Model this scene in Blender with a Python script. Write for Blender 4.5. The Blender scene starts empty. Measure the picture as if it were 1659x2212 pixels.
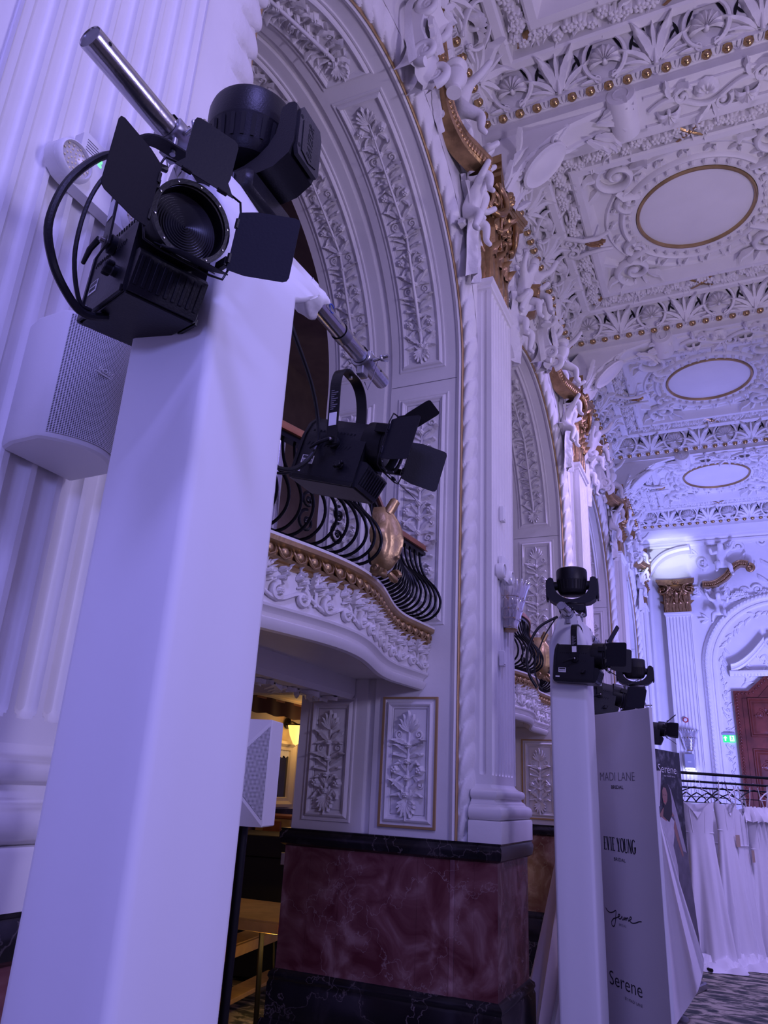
import bpy, math, random
from mathutils import Vector, Matrix
random.seed(7)
sc = bpy.context.scene
COL = sc.collection
PI = math.pi
# ---------------------------------------------------------------- camera
cam_d = bpy.data.cameras.new('camera'); cam = bpy.data.objects.new('camera', cam_d); COL.objects.link(cam)
RT = Vector((0.91202, 0.40709, 0.04946)); DN = Vector((-0.10027, 0.33538, -0.93673)); FW = Vector((-0.39772, 0.84921, 0.34660))
cam.matrix_world = Matrix(((RT.x, -DN.x, -FW.x, 0), (RT.y, -DN.y, -FW.y, 0), (RT.z, -DN.z, -FW.z, 1.55), (0, 0, 0, 1)))
cam_d.sensor_fit = 'HORIZONTAL'; cam_d.sensor_width = 36.0; cam_d.lens = 1611.04 / 1659 * 36
cam_d.clip_start = 0.02; cam_d.clip_end = 100
sc.camera = cam
# ---------------------------------------------------------------- world, exposure
w = bpy.data.worlds.new('world'); sc.world = w; w.use_nodes = True
bg = w.node_tree.nodes['Background']; bg.inputs[0].default_value = (0.40, 0.30, 1.0, 1); bg.inputs[1].default_value = 0.40
sc.view_settings.view_transform = 'Standard'; sc.view_settings.look = 'None'
sc.view_settings.exposure = 0.0; sc.view_settings.gamma = 1.0; sc.view_settings.use_curve_mapping = False
sc.cycles.max_bounces = 6; sc.cycles.diffuse_bounces = 4; sc.cycles.glossy_bounces = 3; sc.cycles.transmission_bounces = 4
sc.cycles.caustics_reflective = False; sc.cycles.caustics_refractive = False
sc.cycles.use_denoising = True; sc.cycles.sample_clamp_indirect = 4.0
# ---------------------------------------------------------------- lights of the hall (unseen LED washes, added fill lights, uplights, aisle lamps)
def aim(o, to):
    o.rotation_euler = (Vector(to) - o.location).to_track_quat('-Z', 'Y').to_euler()
def area_light(name, loc, to, size, power, col, spread=180):
    d = bpy.data.lights.new(name, 'AREA'); d.shape = 'DISK'; d.size = size; d.energy = power; d.color = col; d.spread = math.radians(spread)
    o = bpy.data.objects.new(name, d); COL.objects.link(o); o.location = loc; aim(o, to); return o
def spot_light(name, loc, to, power, col, ang, blend=0.5, r=0.06):
    d = bpy.data.lights.new(name, 'SPOT'); d.energy = power; d.color = col; d.spot_size = math.radians(ang); d.spot_blend = blend; d.shadow_soft_size = r
    o = bpy.data.objects.new(name, d); COL.objects.link(o); o.location = loc; aim(o, to); return o
def point_light(name, loc, power, col, r=0.05):
    d = bpy.data.lights.new(name, 'POINT'); d.energy = power; d.color = col; d.shadow_soft_size = r
    o = bpy.data.objects.new(name, d); COL.objects.link(o); o.location = loc; return o
VIO = (0.34, 0.28, 1.0); LAV = (0.50, 0.42, 1.0); BLU = (0.26, 0.27, 1.0)
LIGHTS = [
 ('A', 'wash_fill_light', (0.9, -1.0, 6.3), (-1.3, 1.3, 1.6), 0.7, 34, (.32, .285, 1.), 100),
 ('A', 'wash_fill_light', (0.9, -3.0, 2.6), (-0.9, 0.9, 1.8), 0.5, 12, (.29, .29, 1.), 90),  # low fill added behind the camera to bring blue onto the near totem
 ('A', 'wash_fill_light', (2.9, 1.2, 3.2), (-1.2, 1.8, 2.4), 0.6, 23, (.56, .50, 1.), 110),
 ('A', 'wash_fill_light', (1.3, 3.6, 6.4), (-1.5, 4.6, 2.4), 0.7, 10, (.46, .38, 1.), 110),
 ('A', 'wash_fill_light', (1.3, 7.6, 6.4), (-1.4, 8.4, 2.6), 0.7, 100, (.45, .35, 1.), 110),
 ('A', 'wash_fill_light', (2.7, 7.6, 3.0), (0.0, 9.6, 1.0), 0.5, 13, (.48, .40, 1.), 110),  # side fill added to brighten the gowns on the rack
 ('A', 'uplight', (2.2, 11.8, 1.2), (0.7, 15.8, 4.4), 1.8, 230, (.26, .26, 1.), 150),
 ('A', 'uplight', (1.4, 12.0, 1.0), (-0.6, 14.4, 7.0), 0.4, 115, (.315, .32, 1.), 120),
 ('A', 'uplight', (2.5, 5.4, 2.8), (0.2, 6.4, 7.0), 0.4, 33, (.84, .72, 1.), 140),
 ('A', 'uplight', (2.4, 1.4, 2.8), (0.0, 3.2, 7.0), 0.4, 46, (.68, .56, 1.), 140),
]
for L in LIGHTS: area_light(*L[1:])
spot_light('moving_head_beam', (-0.78, 7.62, 2.82), (-0.86, 15.7, 6.32), 3000, (0.62, 0.68, 1.0), 8.5, .7, .05)
# ---------------------------------------------------------------- materials
MATS = {}
def mat(name, col, rough=0.5, metal=0.0, bump=0.0, bscale=40.0, var=0.0, vscale=6.0, spec=0.5, emit=None, estr=0.0, alpha=1.0, trans=0.0, sheen=0.0, coat=0.0):
    m = bpy.data.materials.new(name); m.use_nodes = True; nt = m.node_tree; b = nt.nodes['Principled BSDF']
    b.inputs['Base Color'].default_value = (*col, 1); b.inputs['Roughness'].default_value = rough; b.inputs['Metallic'].default_value = metal
    b.inputs['Specular IOR Level'].default_value = spec; b.inputs['Alpha'].default_value = alpha; b.inputs['Transmission Weight'].default_value = trans
    b.inputs['Sheen Weight'].default_value = sheen; b.inputs['Coat Weight'].default_value = coat
    if emit: b.inputs['Emission Color'].default_value = (*emit, 1); b.inputs['Emission Strength'].default_value = estr
    tc = nt.nodes.new('ShaderNodeTexCoord')
    if var > 0:
        n = nt.nodes.new('ShaderNodeTexNoise'); n.inputs['Scale'].default_value = vscale; n.inputs['Detail'].default_value = 5
        r = nt.nodes.new('ShaderNodeValToRGB'); r.color_ramp.elements[0].position = .3; r.color_ramp.elements[1].position = .7
        r.color_ramp.elements[0].color = (*[c * (1 - var) for c in col], 1); r.color_ramp.elements[1].color = (*[min(1, c * (1 + var * .4)) for c in col], 1)
        nt.links.new(tc.outputs['Object'], n.inputs['Vector']); nt.links.new(n.outputs['Fac'], r.inputs['Fac']); nt.links.new(r.outputs['Color'], b.inputs['Base Color'])
    if bump > 0:
        n2 = nt.nodes.new('ShaderNodeTexNoise'); n2.inputs['Scale'].default_value = bscale; n2.inputs['Detail'].default_value = 4
        bp = nt.nodes.new('ShaderNodeBump'); bp.inputs['Strength'].default_value = bump; bp.inputs['Distance'].default_value = 0.01
        nt.links.new(tc.outputs['Object'], n2.inputs['Vector']); nt.links.new(n2.outputs['Fac'], bp.inputs['Height']); nt.links.new(bp.outputs['Normal'], b.inputs['Normal'])
    MATS[name] = m; return m
def marble(name, c0, c1, c2, vein, vscale, rough):
    m = bpy.data.materials.new(name); m.use_nodes = True; nt = m.node_tree; N = nt.nodes; L = nt.links; b = N['Principled BSDF']
    tc = N.new('ShaderNodeTexCoord')
    n = N.new('ShaderNodeTexNoise'); n.inputs['Scale'].default_value = vscale; n.inputs['Detail'].default_value = 8; n.inputs['Distortion'].default_value = 1.2
    L.new(tc.outputs['Object'], n.inputs['Vector'])
    r = N.new('ShaderNodeValToRGB'); e = r.color_ramp.elements; e[0].position = .34; e[0].color = (*c0, 1); e[1].position = .68; e[1].color = (*c2, 1)
    x = e.new(.52); x.color = (*c1, 1)
    L.new(n.outputs['Fac'], r.inputs['Fac'])
    w1 = N.new('ShaderNodeTexVoronoi'); w1.feature = 'DISTANCE_TO_EDGE'; w1.inputs['Scale'].default_value = vscale * .8
    n3 = N.new('ShaderNodeTexNoise'); n3.inputs['Scale'].default_value = vscale * 1.7; n3.inputs['Detail'].default_value = 6
    mx = N.new('ShaderNodeMixRGB'); mx.inputs['Fac'].default_value = .32
    L.new(tc.outputs['Object'], n3.inputs['Vector']); L.new(tc.outputs['Object'], mx.inputs[1]); L.new(n3.outputs['Color'], mx.inputs[2]); L.new(mx.outputs[0], w1.inputs['Vector'])
    r2 = N.new('ShaderNodeValToRGB'); r2.color_ramp.elements[0].position = 0.0; r2.color_ramp.elements[0].color = (1, 1, 1, 1); r2.color_ramp.elements[1].position = .012; r2.color_ramp.elements[1].color = (0, 0, 0, 1)
    L.new(w1.outputs['Distance'], r2.inputs['Fac'])
    mu = N.new('ShaderNodeMath'); mu.operation = 'MULTIPLY'; L.new(r2.outputs['Color'], mu.inputs[0]); L.new(n3.outputs['Fac'], mu.inputs[1])
    m2 = N.new('ShaderNodeMixRGB'); L.new(mu.outputs[0], m2.inputs['Fac']); L.new(r.outputs['Color'], m2.inputs[1]); m2.inputs[2].default_value = (*vein, 1)
    L.new(m2.outputs[0], b.inputs['Base Color']); b.inputs['Roughness'].default_value = rough
    MATS[name] = m; return m
mat('plaster', (.80, .78, .76), .45, bump=.12, bscale=22, var=.05, vscale=3)
mat('plaster_relief', (.80, .78, .76), .5, bump=.25, bscale=60, var=.06, vscale=9)
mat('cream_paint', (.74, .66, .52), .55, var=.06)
mat('gold', (.46, .29, .13), .34, .85, bump=.3, bscale=45, var=.35, vscale=14)
mat('gold_line', (.50, .33, .15), .45, .5)
mat('gold_bright', (.52, .36, .17), .42, .85, bump=.25, bscale=40, var=.25)
mat('hole_shade', (.006, .006, .008), .9)  # near-black colour standing for the shade inside holes and slots
marble('red_marble', (.10, .022, .028), (.19, .075, .078), (.34, .20, .195), (.42, .30, .30), 4.6, .26)
marble('black_marble', (.008, .007, .009), (.012, .011, .014), (.03, .026, .03), (.22, .18, .18), 4.0, .2)
mat('black_metal', (.004, .004, .005), .42, .0, spec=.3, bump=.06, bscale=160)
mat('black_plastic', (.007, .007, .010), .42, spec=.32, bump=.08, bscale=220)
mat('iron', (.012, .012, .014), .25, .6)
mat('flap_black', (.008, .008, .013), .55, spec=.26, bump=.05, bscale=200)
mat('steel', (.58, .57, .56), .22, 1.0, bump=.04, bscale=90)
mat('steel_dull', (.42, .42, .44), .38, 1.0, var=.2, vscale=40)
mat('fabric', (.82, .82, .84), .75, bump=.10, bscale=5, sheen=.1)
mat('speaker_white', (.80, .79, .78), .5, bump=.03, bscale=150)
mat('label_white', (.75, .75, .75), .6)
mat('label_dark', (.03, .03, .035), .5)
mat('glass_dark', (.02, .02, .025), .08, spec=.8)
mat('lens_glass', (.030, .030, .034), .30, spec=.35)
mat('gold_bead', (.50, .34, .15), .26, .95)
mat('glass', (.92, .92, .95), .04, trans=1.0)
mat('frost_glass', (.90, .88, .92), .12, trans=.75)
mat('wood_red', (.16, .035, .018), .32, var=.45, vscale=5, bump=.1, bscale=25)
mat('wood_rail', (.33, .12, .05), .3, var=.3, vscale=12)
mat('plywood', (.50, .33, .14), .6, var=.25, vscale=8)
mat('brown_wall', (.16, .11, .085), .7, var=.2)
mat('curtain', (.07, .025, .022), .85)
mat('lamp_warm', (1., .75, .35), .5, emit=(1.0, .55, .14), estr=1.6)
mat('exit_green', (.02, .55, .12), .4, emit=(.03, .9, .18), estr=.8)
mat('exit_white', (.9, .95, .9), .4, emit=(.8, 1, .85), estr=.9)
mat('led_green', (.1, .9, .2), .4, emit=(.1, 1, .2), estr=2.5)
mat('lamp_cool', (.9, .9, 1.), .4, emit=(.75, .8, 1.0), estr=9.0)
mat('white_satin', (.80, .79, .80), .55, sheen=.3, bump=.05, bscale=30)
mat('white_tulle', (.82, .80, .82), .8, sheen=.5, bump=.2, bscale=60, alpha=.93)
mat('pink_tulle', (.78, .66, .64), .8, sheen=.4, alpha=.95)
mat('card', (.45, .33, .24), .7)
mat('ink', (.012, .012, .02), .6)
mat('ink_grey', (.16, .15, .17), .6)
mat('banner', (.60, .58, .60), .55)
mat('red_plastic', (.5, .03, .03), .4)
def M_(n): return MATS[n]
# floor carpet
cm = bpy.data.materials.new('carpet'); cm.use_nodes = True
def _carpet():
    nt = cm.node_tree; N = nt.nodes; L = nt.links; b = N['Principled BSDF']; b.inputs['Roughness'].default_value = .95
    tc = N.new('ShaderNodeTexCoord'); mp = N.new('ShaderNodeMapping'); mp.inputs['Scale'].default_value = (1.0, 2.2, 1)
    n = N.new('ShaderNodeTexNoise'); n.inputs['Scale'].default_value = 5; n.inputs['Detail'].default_value = 9; n.inputs['Roughness'].default_value = .62; n.inputs['Distortion'].default_value = .8
    r = N.new('ShaderNodeValToRGB'); e = r.color_ramp.elements; e[0].position = .42; e[0].color = (.035, .045, .04, 1); e[1].position = .56; e[1].color = (.40, .36, .27, 1)
    x = e.new(.49); x.color = (.13, .13, .10, 1)
    L.new(tc.outputs['Object'], mp.inputs['Vector']); L.new(mp.outputs[0], n.inputs['Vector']); L.new(n.outputs['Fac'], r.inputs['Fac']); L.new(r.outputs['Color'], b.inputs['Base Color'])
_carpet(); MATS['carpet'] = cm
# perforated speaker grille
def _grille(gname, sc3):
    m = bpy.data.materials.new(gname); m.use_nodes = True; nt = m.node_tree; N = nt.nodes; L = nt.links; b = N['Principled BSDF']
    tc = N.new('ShaderNodeTexCoord'); mp = N.new('ShaderNodeMapping'); mp.inputs['Scale'].default_value = sc3
    v = N.new('ShaderNodeTexVoronoi'); v.inputs['Scale'].default_value = 1; v.inputs['Randomness'].default_value = 0.0
    r = N.new('ShaderNodeValToRGB'); r.color_ramp.elements[0].position = .30; r.color_ramp.elements[0].color = (.05, .05, .06, 1); r.color_ramp.elements[1].position = .42; r.color_ramp.elements[1].color = (.72, .71, .72, 1)
    L.new(tc.outputs['Object'], mp.inputs[0]); L.new(mp.outputs[0], v.inputs['Vector']); L.new(v.outputs['Distance'], r.inputs['Fac']); L.new(r.outputs['Color'], b.inputs['Base Color']); b.inputs['Roughness'].default_value = .6
    MATS[gname] = m
_grille('grille', (0, 260, 260)); _grille('grille_front', (210, 0, 210))
# ---------------------------------------------------------------- mesh builder
class MB:
    def __init__(s): s.v = []; s.f = []
    def add(s, vs, fs, M=None):
        o = len(s.v)
        if M is not None: vs = [M @ Vector(p) for p in vs]
        s.v.extend([tuple(p) for p in vs]); s.f.extend([tuple(i + o for i in q) for q in fs]); return s
    def mb(s, other, M=None): return s.add(other.v, other.f, M)
    def map(s, fn):
        s.v = [tuple(fn(*p)) for p in s.v]; return s
    def box(s, x0, x1, y0, y1, z0, z1, M=None):
        return s.add([(x0,y0,z0),(x1,y0,z0),(x1,y1,z0),(x0,y1,z0),(x0,y0,z1),(x1,y0,z1),(x1,y1,z1),(x0,y1,z1)],
                     [(3,2,1,0),(4,5,6,7),(0,1,5,4),(1,2,6,5),(2,3,7,6),(3,0,4,7)], M)
    def bbox(s, x0, x1, y0, y1, z0, z1, b=.004, M=None):      # box with bevelled edges
        vs = []; X = (x0, x1); Y = (y0, y1); Z = (z0, z1); idx = {}
        for i in (0, 1):
            for j in (0, 1):
                for k in (0, 1):
                    sx, sy, sz = (1, -1)[i], (1, -1)[j], (1, -1)[k]
                    for a in range(3):
                        idx[i, j, k, a] = len(vs)
                        vs.append((X[i] + (0 if a == 0 else sx * b), Y[j] + (0 if a == 1 else sy * b), Z[k] + (0 if a == 2 else sz * b)))
        fs = []
        g = lambda i, j, k, a: idx[i, j, k, a]
        for i in (0, 1):
            q = [g(i,0,0,0), g(i,1,0,0), g(i,1,1,0), g(i,0,1,0)]; fs.append(q if i else q[::-1])
            q = [g(0,i,0,1), g(0,i,1,1), g(1,i,1,1), g(1,i,0,1)]; fs.append(q if i else q[::-1])
            q = [g(0,0,i,2), g(1,0,i,2), g(1,1,i,2), g(0,1,i,2)]; fs.append(q if i else q[::-1])
        for i in (0, 1):
            for j in (0, 1):
                q = [g(i,j,0,0), g(i,j,0,1), g(i,j,1,1), g(i,j,1,0)]; fs.append(q if (i == j) else q[::-1])
                q = [g(i,0,j,0), g(i,1,j,0), g(i,1,j,2), g(i,0,j,2)]; fs.append(q if (i == j) else q[::-1])
                q = [g(0,i,j,1), g(0,i,j,2), g(1,i,j,2), g(1,i,j,1)]; fs.append(q if (i == j) else q[::-1])
        for i in (0, 1):
            for j in (0, 1):
                for k in (0, 1):
                    q = [g(i,j,k,0), g(i,j,k,1), g(i,j,k,2)]; fs.append(q if (i + j + k) % 2 else q[::-1])
        return s.add(vs, fs, M)
    def prism(s, poly, z0, z1, M=None):
        n = len(poly); vs = [(p[0], p[1], z0) for p in poly] + [(p[0], p[1], z1) for p in poly]
        fs = [tuple(range(n - 1, -1, -1)), tuple(range(n, 2 * n))] + [(i, (i + 1) % n, n + (i + 1) % n, n + i) for i in range(n)]
        return s.add(vs, fs, M)
    def lathe(s, prof, n=24, M=None, a0=0.0, a1=2 * PI, cap=True):
        full = abs(a1 - a0 - 2 * PI) < 1e-6; cols = n if full else n + 1; vs = []; fs = []
        for i in range(cols):
            a = a0 + (a1 - a0) * i / n; c, q = math.cos(a), math.sin(a)
            for r, z in prof: vs.append((r * c, r * q, z))
        m = len(prof)
        for i in range(n):
            j = (i + 1) % cols
            for k in range(m - 1): fs.append((i * m + k, j * m + k, j * m + k + 1, i * m + k + 1))
        if full and cap:
            if prof[0][0] > 1e-6: fs.append(tuple(i * m for i in range(n))[::-1])
            if prof[-1][0] > 1e-6: fs.append(tuple(i * m + m - 1 for i in range(n)))
        return s.add(vs, fs, M)
    def tube(s, path, r, n=8, M=None, closed=False, flat=1.0, up=None):
        P = [Vector(p) for p in path]; N = len(P); rs = r if isinstance(r, (list, tuple)) else [r] * N
        ts = []
        for i in range(N):
            a = P[(i - 1) % N] if (closed or i > 0) else P[i]; b = P[(i + 1) % N] if (closed or i < N - 1) else P[i]
            t = b - a; ts.append(t.normalized() if t.length > 1e-9 else Vector((0, 0, 1)))
        u = Vector(up) if up else (Vector((0, 0, 1)) if abs(ts[0].z) < .9 else Vector((1, 0, 0)))
        vs = []
        for i in range(N):
            t = ts[i]; u = (Vector(up) if up else u); u = u - t * u.dot(t)
            if u.length < 1e-6: u = t.orthogonal()
            u.normalize(); bb = t.cross(u)
            for k in range(n):
                a = 2 * PI * k / n
                vs.append(P[i] + bb * (math.cos(a) * rs[i]) + u * (math.sin(a) * rs[i] * flat))
        fs = []
        for i in range(N if closed else N - 1):
            j = (i + 1) % N
            for k in range(n): fs.append((i * n + k, i * n + (k + 1) % n, j * n + (k + 1) % n, j * n + k))
        if not closed: fs.append(tuple(range(n))[::-1]); fs.append(tuple((N - 1) * n + k for k in range(n)))
        return s.add(vs, fs, M)
    def grid(s, fn, nu, nv, M=None, closeu=False, closev=False):
        vs = [fn(i, j) for i in range(nu) for j in range(nv)]; fs = []
        for i in range(nu if closeu else nu - 1):
            for j in range(nv if closev else nv - 1):
                a, b = (i + 1) % nu, (j + 1) % nv
                fs.append((i * nv + j, a * nv + j, a * nv + b, i * nv + b))
        return s.add(vs, fs, M)
    def sweep(s, prof, frames, M=None, closed=False, cap=True):
        """prof: list of (a, b); frames: list of functions/pairs -> point"""
        m = len(prof); vs = [fr(a, b) for fr in frames for a, b in prof]; fs = []; N = len(frames)
        for i in range(N - 1):
            for k in range(m if closed else m - 1):
                k2 = (k + 1) % m; fs.append((i * m + k, (i + 1) * m + k, (i + 1) * m + k2, i * m + k2))
        if cap and closed: fs.append(tuple(range(m))); fs.append(tuple((N - 1) * m + k for k in range(m))[::-1])
        return s.add(vs, fs, M)
    def mesh(s, name, m, smooth=40):
        me = bpy.data.meshes.new(name); me.from_pydata(s.v, [], s.f); me.validate(clean_customdata=False)
        me.materials.append(MATS[m] if isinstance(m, str) else m)
        if smooth:
            me.shade_smooth()
            try: me.set_sharp_from_angle(angle=math.radians(smooth))
            except Exception: pass
        me.update(); return me
    def build(s, name, m, parent=None, smooth=40, M=None):
        return link(name, s.mesh(name, m, smooth), parent, M)
def fixnormals(me):
    import bmesh
    bm = bmesh.new(); bm.from_mesh(me); bmesh.ops.recalc_face_normals(bm, faces=bm.faces); bm.to_mesh(me); bm.free()
def link(name, me, parent=None, M=None):
    o = bpy.data.objects.new(name, me); COL.objects.link(o)
    if parent is not None: o.parent = parent
    if M is not None: o.matrix_basis = M
    return o
def empty(name, loc=(0, 0, 0), M=None, parent=None):
    o = bpy.data.objects.new(name, None); COL.objects.link(o); o.empty_display_size = .1
    if M is not None: o.matrix_basis = M
    else: o.location = loc
    if parent is not None: o.parent = parent
    return o
def tag(o, label=None, cat=None, group=None, kind=None):
    if label: o['label'] = label
    if cat: o['category'] = cat
    if group: o['group'] = group
    if kind: o['kind'] = kind
    return o
def copy_tree(o, parent=None):
    c = o.copy(); COL.objects.link(c); c.parent = parent
    for ch in list(o.children): copy_tree(ch, c)
    return c
def T(x, y, z): return Matrix.Translation((x, y, z))
def RX(a): return Matrix.Rotation(a, 4, 'X')
def RY(a): return Matrix.Rotation(a, 4, 'Y')
def RZ(a): return Matrix.Rotation(a, 4, 'Z')
def SC(x, y=None, z=None):
    y = x if y is None else y; z = x if z is None else z
    return Matrix.Diagonal((x, y, z, 1))
def basis(o, u, v, w):
    return Matrix(((u[0], v[0], w[0], o[0]), (u[1], v[1], w[1], o[1]), (u[2], v[2], w[2], o[2]), (0, 0, 0, 1)))
def WL(x, y, z): return basis((x, y, z), (0, 1, 0), (0, 0, 1), (1, 0, 0))     # left wall, local u right, v up, w out
def WJ(x, y, z): return basis((x, y, z), (1, 0, 0), (0, 0, 1), (0, -1, 0))    # faces the camera (-Y)
def WC(x, y, z, a=0): return basis((x, y, z), (1, 0, 0), (0, -1, 0), (0, 0, -1)) @ RZ(a)   # ceiling, faces down
# ---------------------------------------------------------------- plaster ornament shapes in local (u, v, w): w is out of the surface
def leaf(L, W, h, lobes=4, N=10, bend=0.0, tip=0.5):
    m = MB(); k = 5
    def fn(i, j):
        t = i / (N - 1); e = (j - 2) / 2
        wd = W * .5 * math.sin(PI * min(1, t * .93 + .07)) ** .7 * (1 - .38 * (0.5 + 0.5 * math.cos(2 * PI * lobes * t)) * abs(e))
        z = h * (0.35 + .65 * math.sin(PI * t * .8)) * (1 - .85 * e * e) * (1 if j != 2 else .72) + tip * h * max(0, t - .7) / .3 * (1 - abs(e) * .5)
        if abs(e) == 1: z = 0 if t < .8 else tip * h * .4
        u = e * wd; v = t * L + abs(e) * L * .06
        if bend: u += bend * L * t * t
        return (u, v, z)
    return m.grid(fn, N, k)
def rosette(R, h, n=5, c=.3):
    m = MB(); K = n * 4
    def fn(i, j):
        a = 2 * PI * j / K; t = i / 4
        rr = R * t * (1 - .22 * (1 - abs(math.cos(a * n / 2))) * (t > .5)) if i else 0.0
        z = h * (.55 + .45 * math.sin(PI * t) * (0.6 + .4 * abs(math.cos(a * n / 2)))) if i < 4 else 0
        return (rr * math.cos(a), rr * math.sin(a), z)
    m.grid(fn, 5, K, closev=True)
    dome(m, R * c, h * .75, 8, T(0, 0, h * .35)); return m
def dome(m, r, h, n=10, M=None):
    return m.lathe([(r, 0), (r * .92, h * .4), (r * .7, h * .72), (r * .38, h * .93), (1e-5, h)], n, M, cap=False)
def shell(R, h, ribs=9):
    m = MB(); K = ribs * 2 + 1
    def fn(i, j):
        a = math.radians(-18) + math.radians(216) * j / (K - 1); t = i / 5; rg = 1 if j % 2 else 0
        rr = R * t * (1 if rg else .93); z = h * (.25 + .75 * math.sin(PI * (t * .75 + .12))) * (1.0 if rg else .68)
        if i == 5: z = h * .15
        return (rr * math.cos(a), rr * math.sin(a), z if i else h * .5)
    m.grid(fn, 6, K); dome(m, R * .2, h * .8, 8); return m
def spiral(R, turns, r0, r1, n=26, z=0.0, sgn=1, a0=0.0, nn=6, flat=1.0):
    P = []; rs = []
    for i in range(n):
        t = i / (n - 1); a = a0 + sgn * 2 * PI * turns * t; rr = R * (1 - .88 * t)
        P.append((rr * math.cos(a), rr * math.sin(a), z)); rs.append(r0 + (r1 - r0) * t)
    m = MB(); m.tube(P, rs, nn, flat=flat, up=(0, 0, 1)); dome(m, r1 * 1.5 + R * .1, r1 * 1.3, 8, T(P[-1][0] * .3, P[-1][1] * .3, z)); return m
def fan(n, L, W, h, a0, a1, lobes=3):
    m = MB()
    for i in range(n):
        a = a0 + (a1 - a0) * i / max(1, n - 1)
        m.mb(leaf(L * (1 - .12 * abs(i - (n - 1) / 2)), W, h, lobes, 8), RZ(a))
    return m
def candelabrum(W, H, seed=0, h=.03, tiers=None):
    """raised plaster foliage rising from an acanthus foot: local u in [-W/2, W/2], v in [0, H]"""
    R_ = random.Random(seed); m = MB(); tiers = tiers or max(3, int(H / (W * .62)))
    m.tube([(0, H * .06, .004), (0, H * .5, .008), (0, H * .93, .004)], [.06 * W, .045 * W, .025 * W], 8)
    f0 = min(H * .12, W * .34)
    m.mb(fan(9, W * .46, W * .17, h * 1.2, math.radians(108), math.radians(252), 4), T(0, f0, 0))
    m.mb(fan(5, W * .36, W * .14, h * 1.1, math.radians(-50), math.radians(50), 4), T(0, f0 * .9, 0))
    v0 = f0 + W * .12; step = (H - v0 - min(H * .2, W * .5)) / tiers
    for k in range(tiers):
        v = v0 + k * step; big = min(1.0, step / (W * .42)) * (1 - .12 * k / tiers); kind = (k + seed) % 4
        for sg in (-1, 1):
            if kind == 0:
                m.mb(leaf(W * .58 * big, W * .24, h * 1.2, 4, 11, bend=.28 * sg, tip=1.0), T(sg * W * .02, v, 0) @ RZ(-sg * math.radians(34)))
                m.mb(leaf(W * .40 * big, W * .18, h * 1.0, 3, 9, bend=.4 * sg, tip=.8), T(sg * W * .03, v, 0) @ RZ(-sg * math.radians(72)))
                m.mb(spiral(W * .10 * big, 1.4, W * .030, W * .014, 22, .010, -sg, PI / 2 + sg * .4), T(sg * W * .36 * big, v + step * .62, 0))
            elif kind == 1:
                P = [(sg * W * .02, v, .010), (sg * W * .16, v + step * .2, .014), (sg * W * .30, v + step * .28, .012), (sg * W * .38, v + step * .45, .010)]
                m.tube(P, [W * .022, W * .028, W * .024, W * .016], 6)
                m.mb(rosette(W * .13, h * 1.4, 5), T(sg * W * .34, v + step * .52, 0))
                m.mb(leaf(W * .34 * big, W * .16, h, 3, 9, bend=.3 * sg, tip=1), T(sg * W * .14, v + step * .16, 0) @ RZ(-sg * math.radians(118)))
                m.mb(leaf(W * .36, W * .15, h, 3, 9, bend=.2 * sg), T(sg * W * .02, v + step * .35, 0) @ RZ(-sg * math.radians(24)))
            elif kind == 2:
                for q in range(3): m.mb(leaf(W * (.34 + .05 * q) * big, W * .15, h * 1.1, 3, 9, bend=.35 * sg, tip=.9), T(sg * W * .02, v + step * .26 * q, 0) @ RZ(-sg * math.radians(84 - 22 * q)))
                dome(m, W * .045, h * 1.2, 8, T(sg * W * .38, v + step * .5, 0))
            else:
                m.mb(leaf(W * .50 * big, W * .22, h * 1.2, 5, 11, bend=.45 * sg, tip=1.2), T(sg * W * .02, v, 0) @ RZ(-sg * math.radians(50)))
                m.mb(spiral(W * .13 * big, 1.5, W * .034, W * .014, 24, .010, sg, -PI / 2), T(sg * W * .27, v + step * .70, 0))
        m.mb(rosette(W * .085, h * 1.6, 6), T(0, v + step * .04, 0))
    m.mb(fan(7, min(H * .24, W * .52), W * .15, h * 1.1, math.radians(-55), math.radians(55), 4), T(0, H - min(H * .24, W * .56), 0))
    return m
def frame_mould(u0, u1, v0, v1, prof, M=None):
    """rectangular moulding: prof list of (inset, height)"""
    m = MB()
    for a in range(len(prof) - 1):
        (i0, h0), (i1, h1) = prof[a], prof[a + 1]
        p = [(u0 + i0, v0 + i0, h0), (u1 - i0, v0 + i0, h0), (u1 - i0, v1 - i0, h0), (u0 + i0, v1 - i0, h0)]
        q = [(u0 + i1, v0 + i1, h1), (u1 - i1, v0 + i1, h1), (u1 - i1, v1 - i1, h1), (u0 + i1, v1 - i1, h1)]
        m.add(p + q, [(k, (k + 1) % 4, 4 + (k + 1) % 4, 4 + k) for k in range(4)], M)
    return m
def subdiv_strip(m, ds):
    return m
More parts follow.
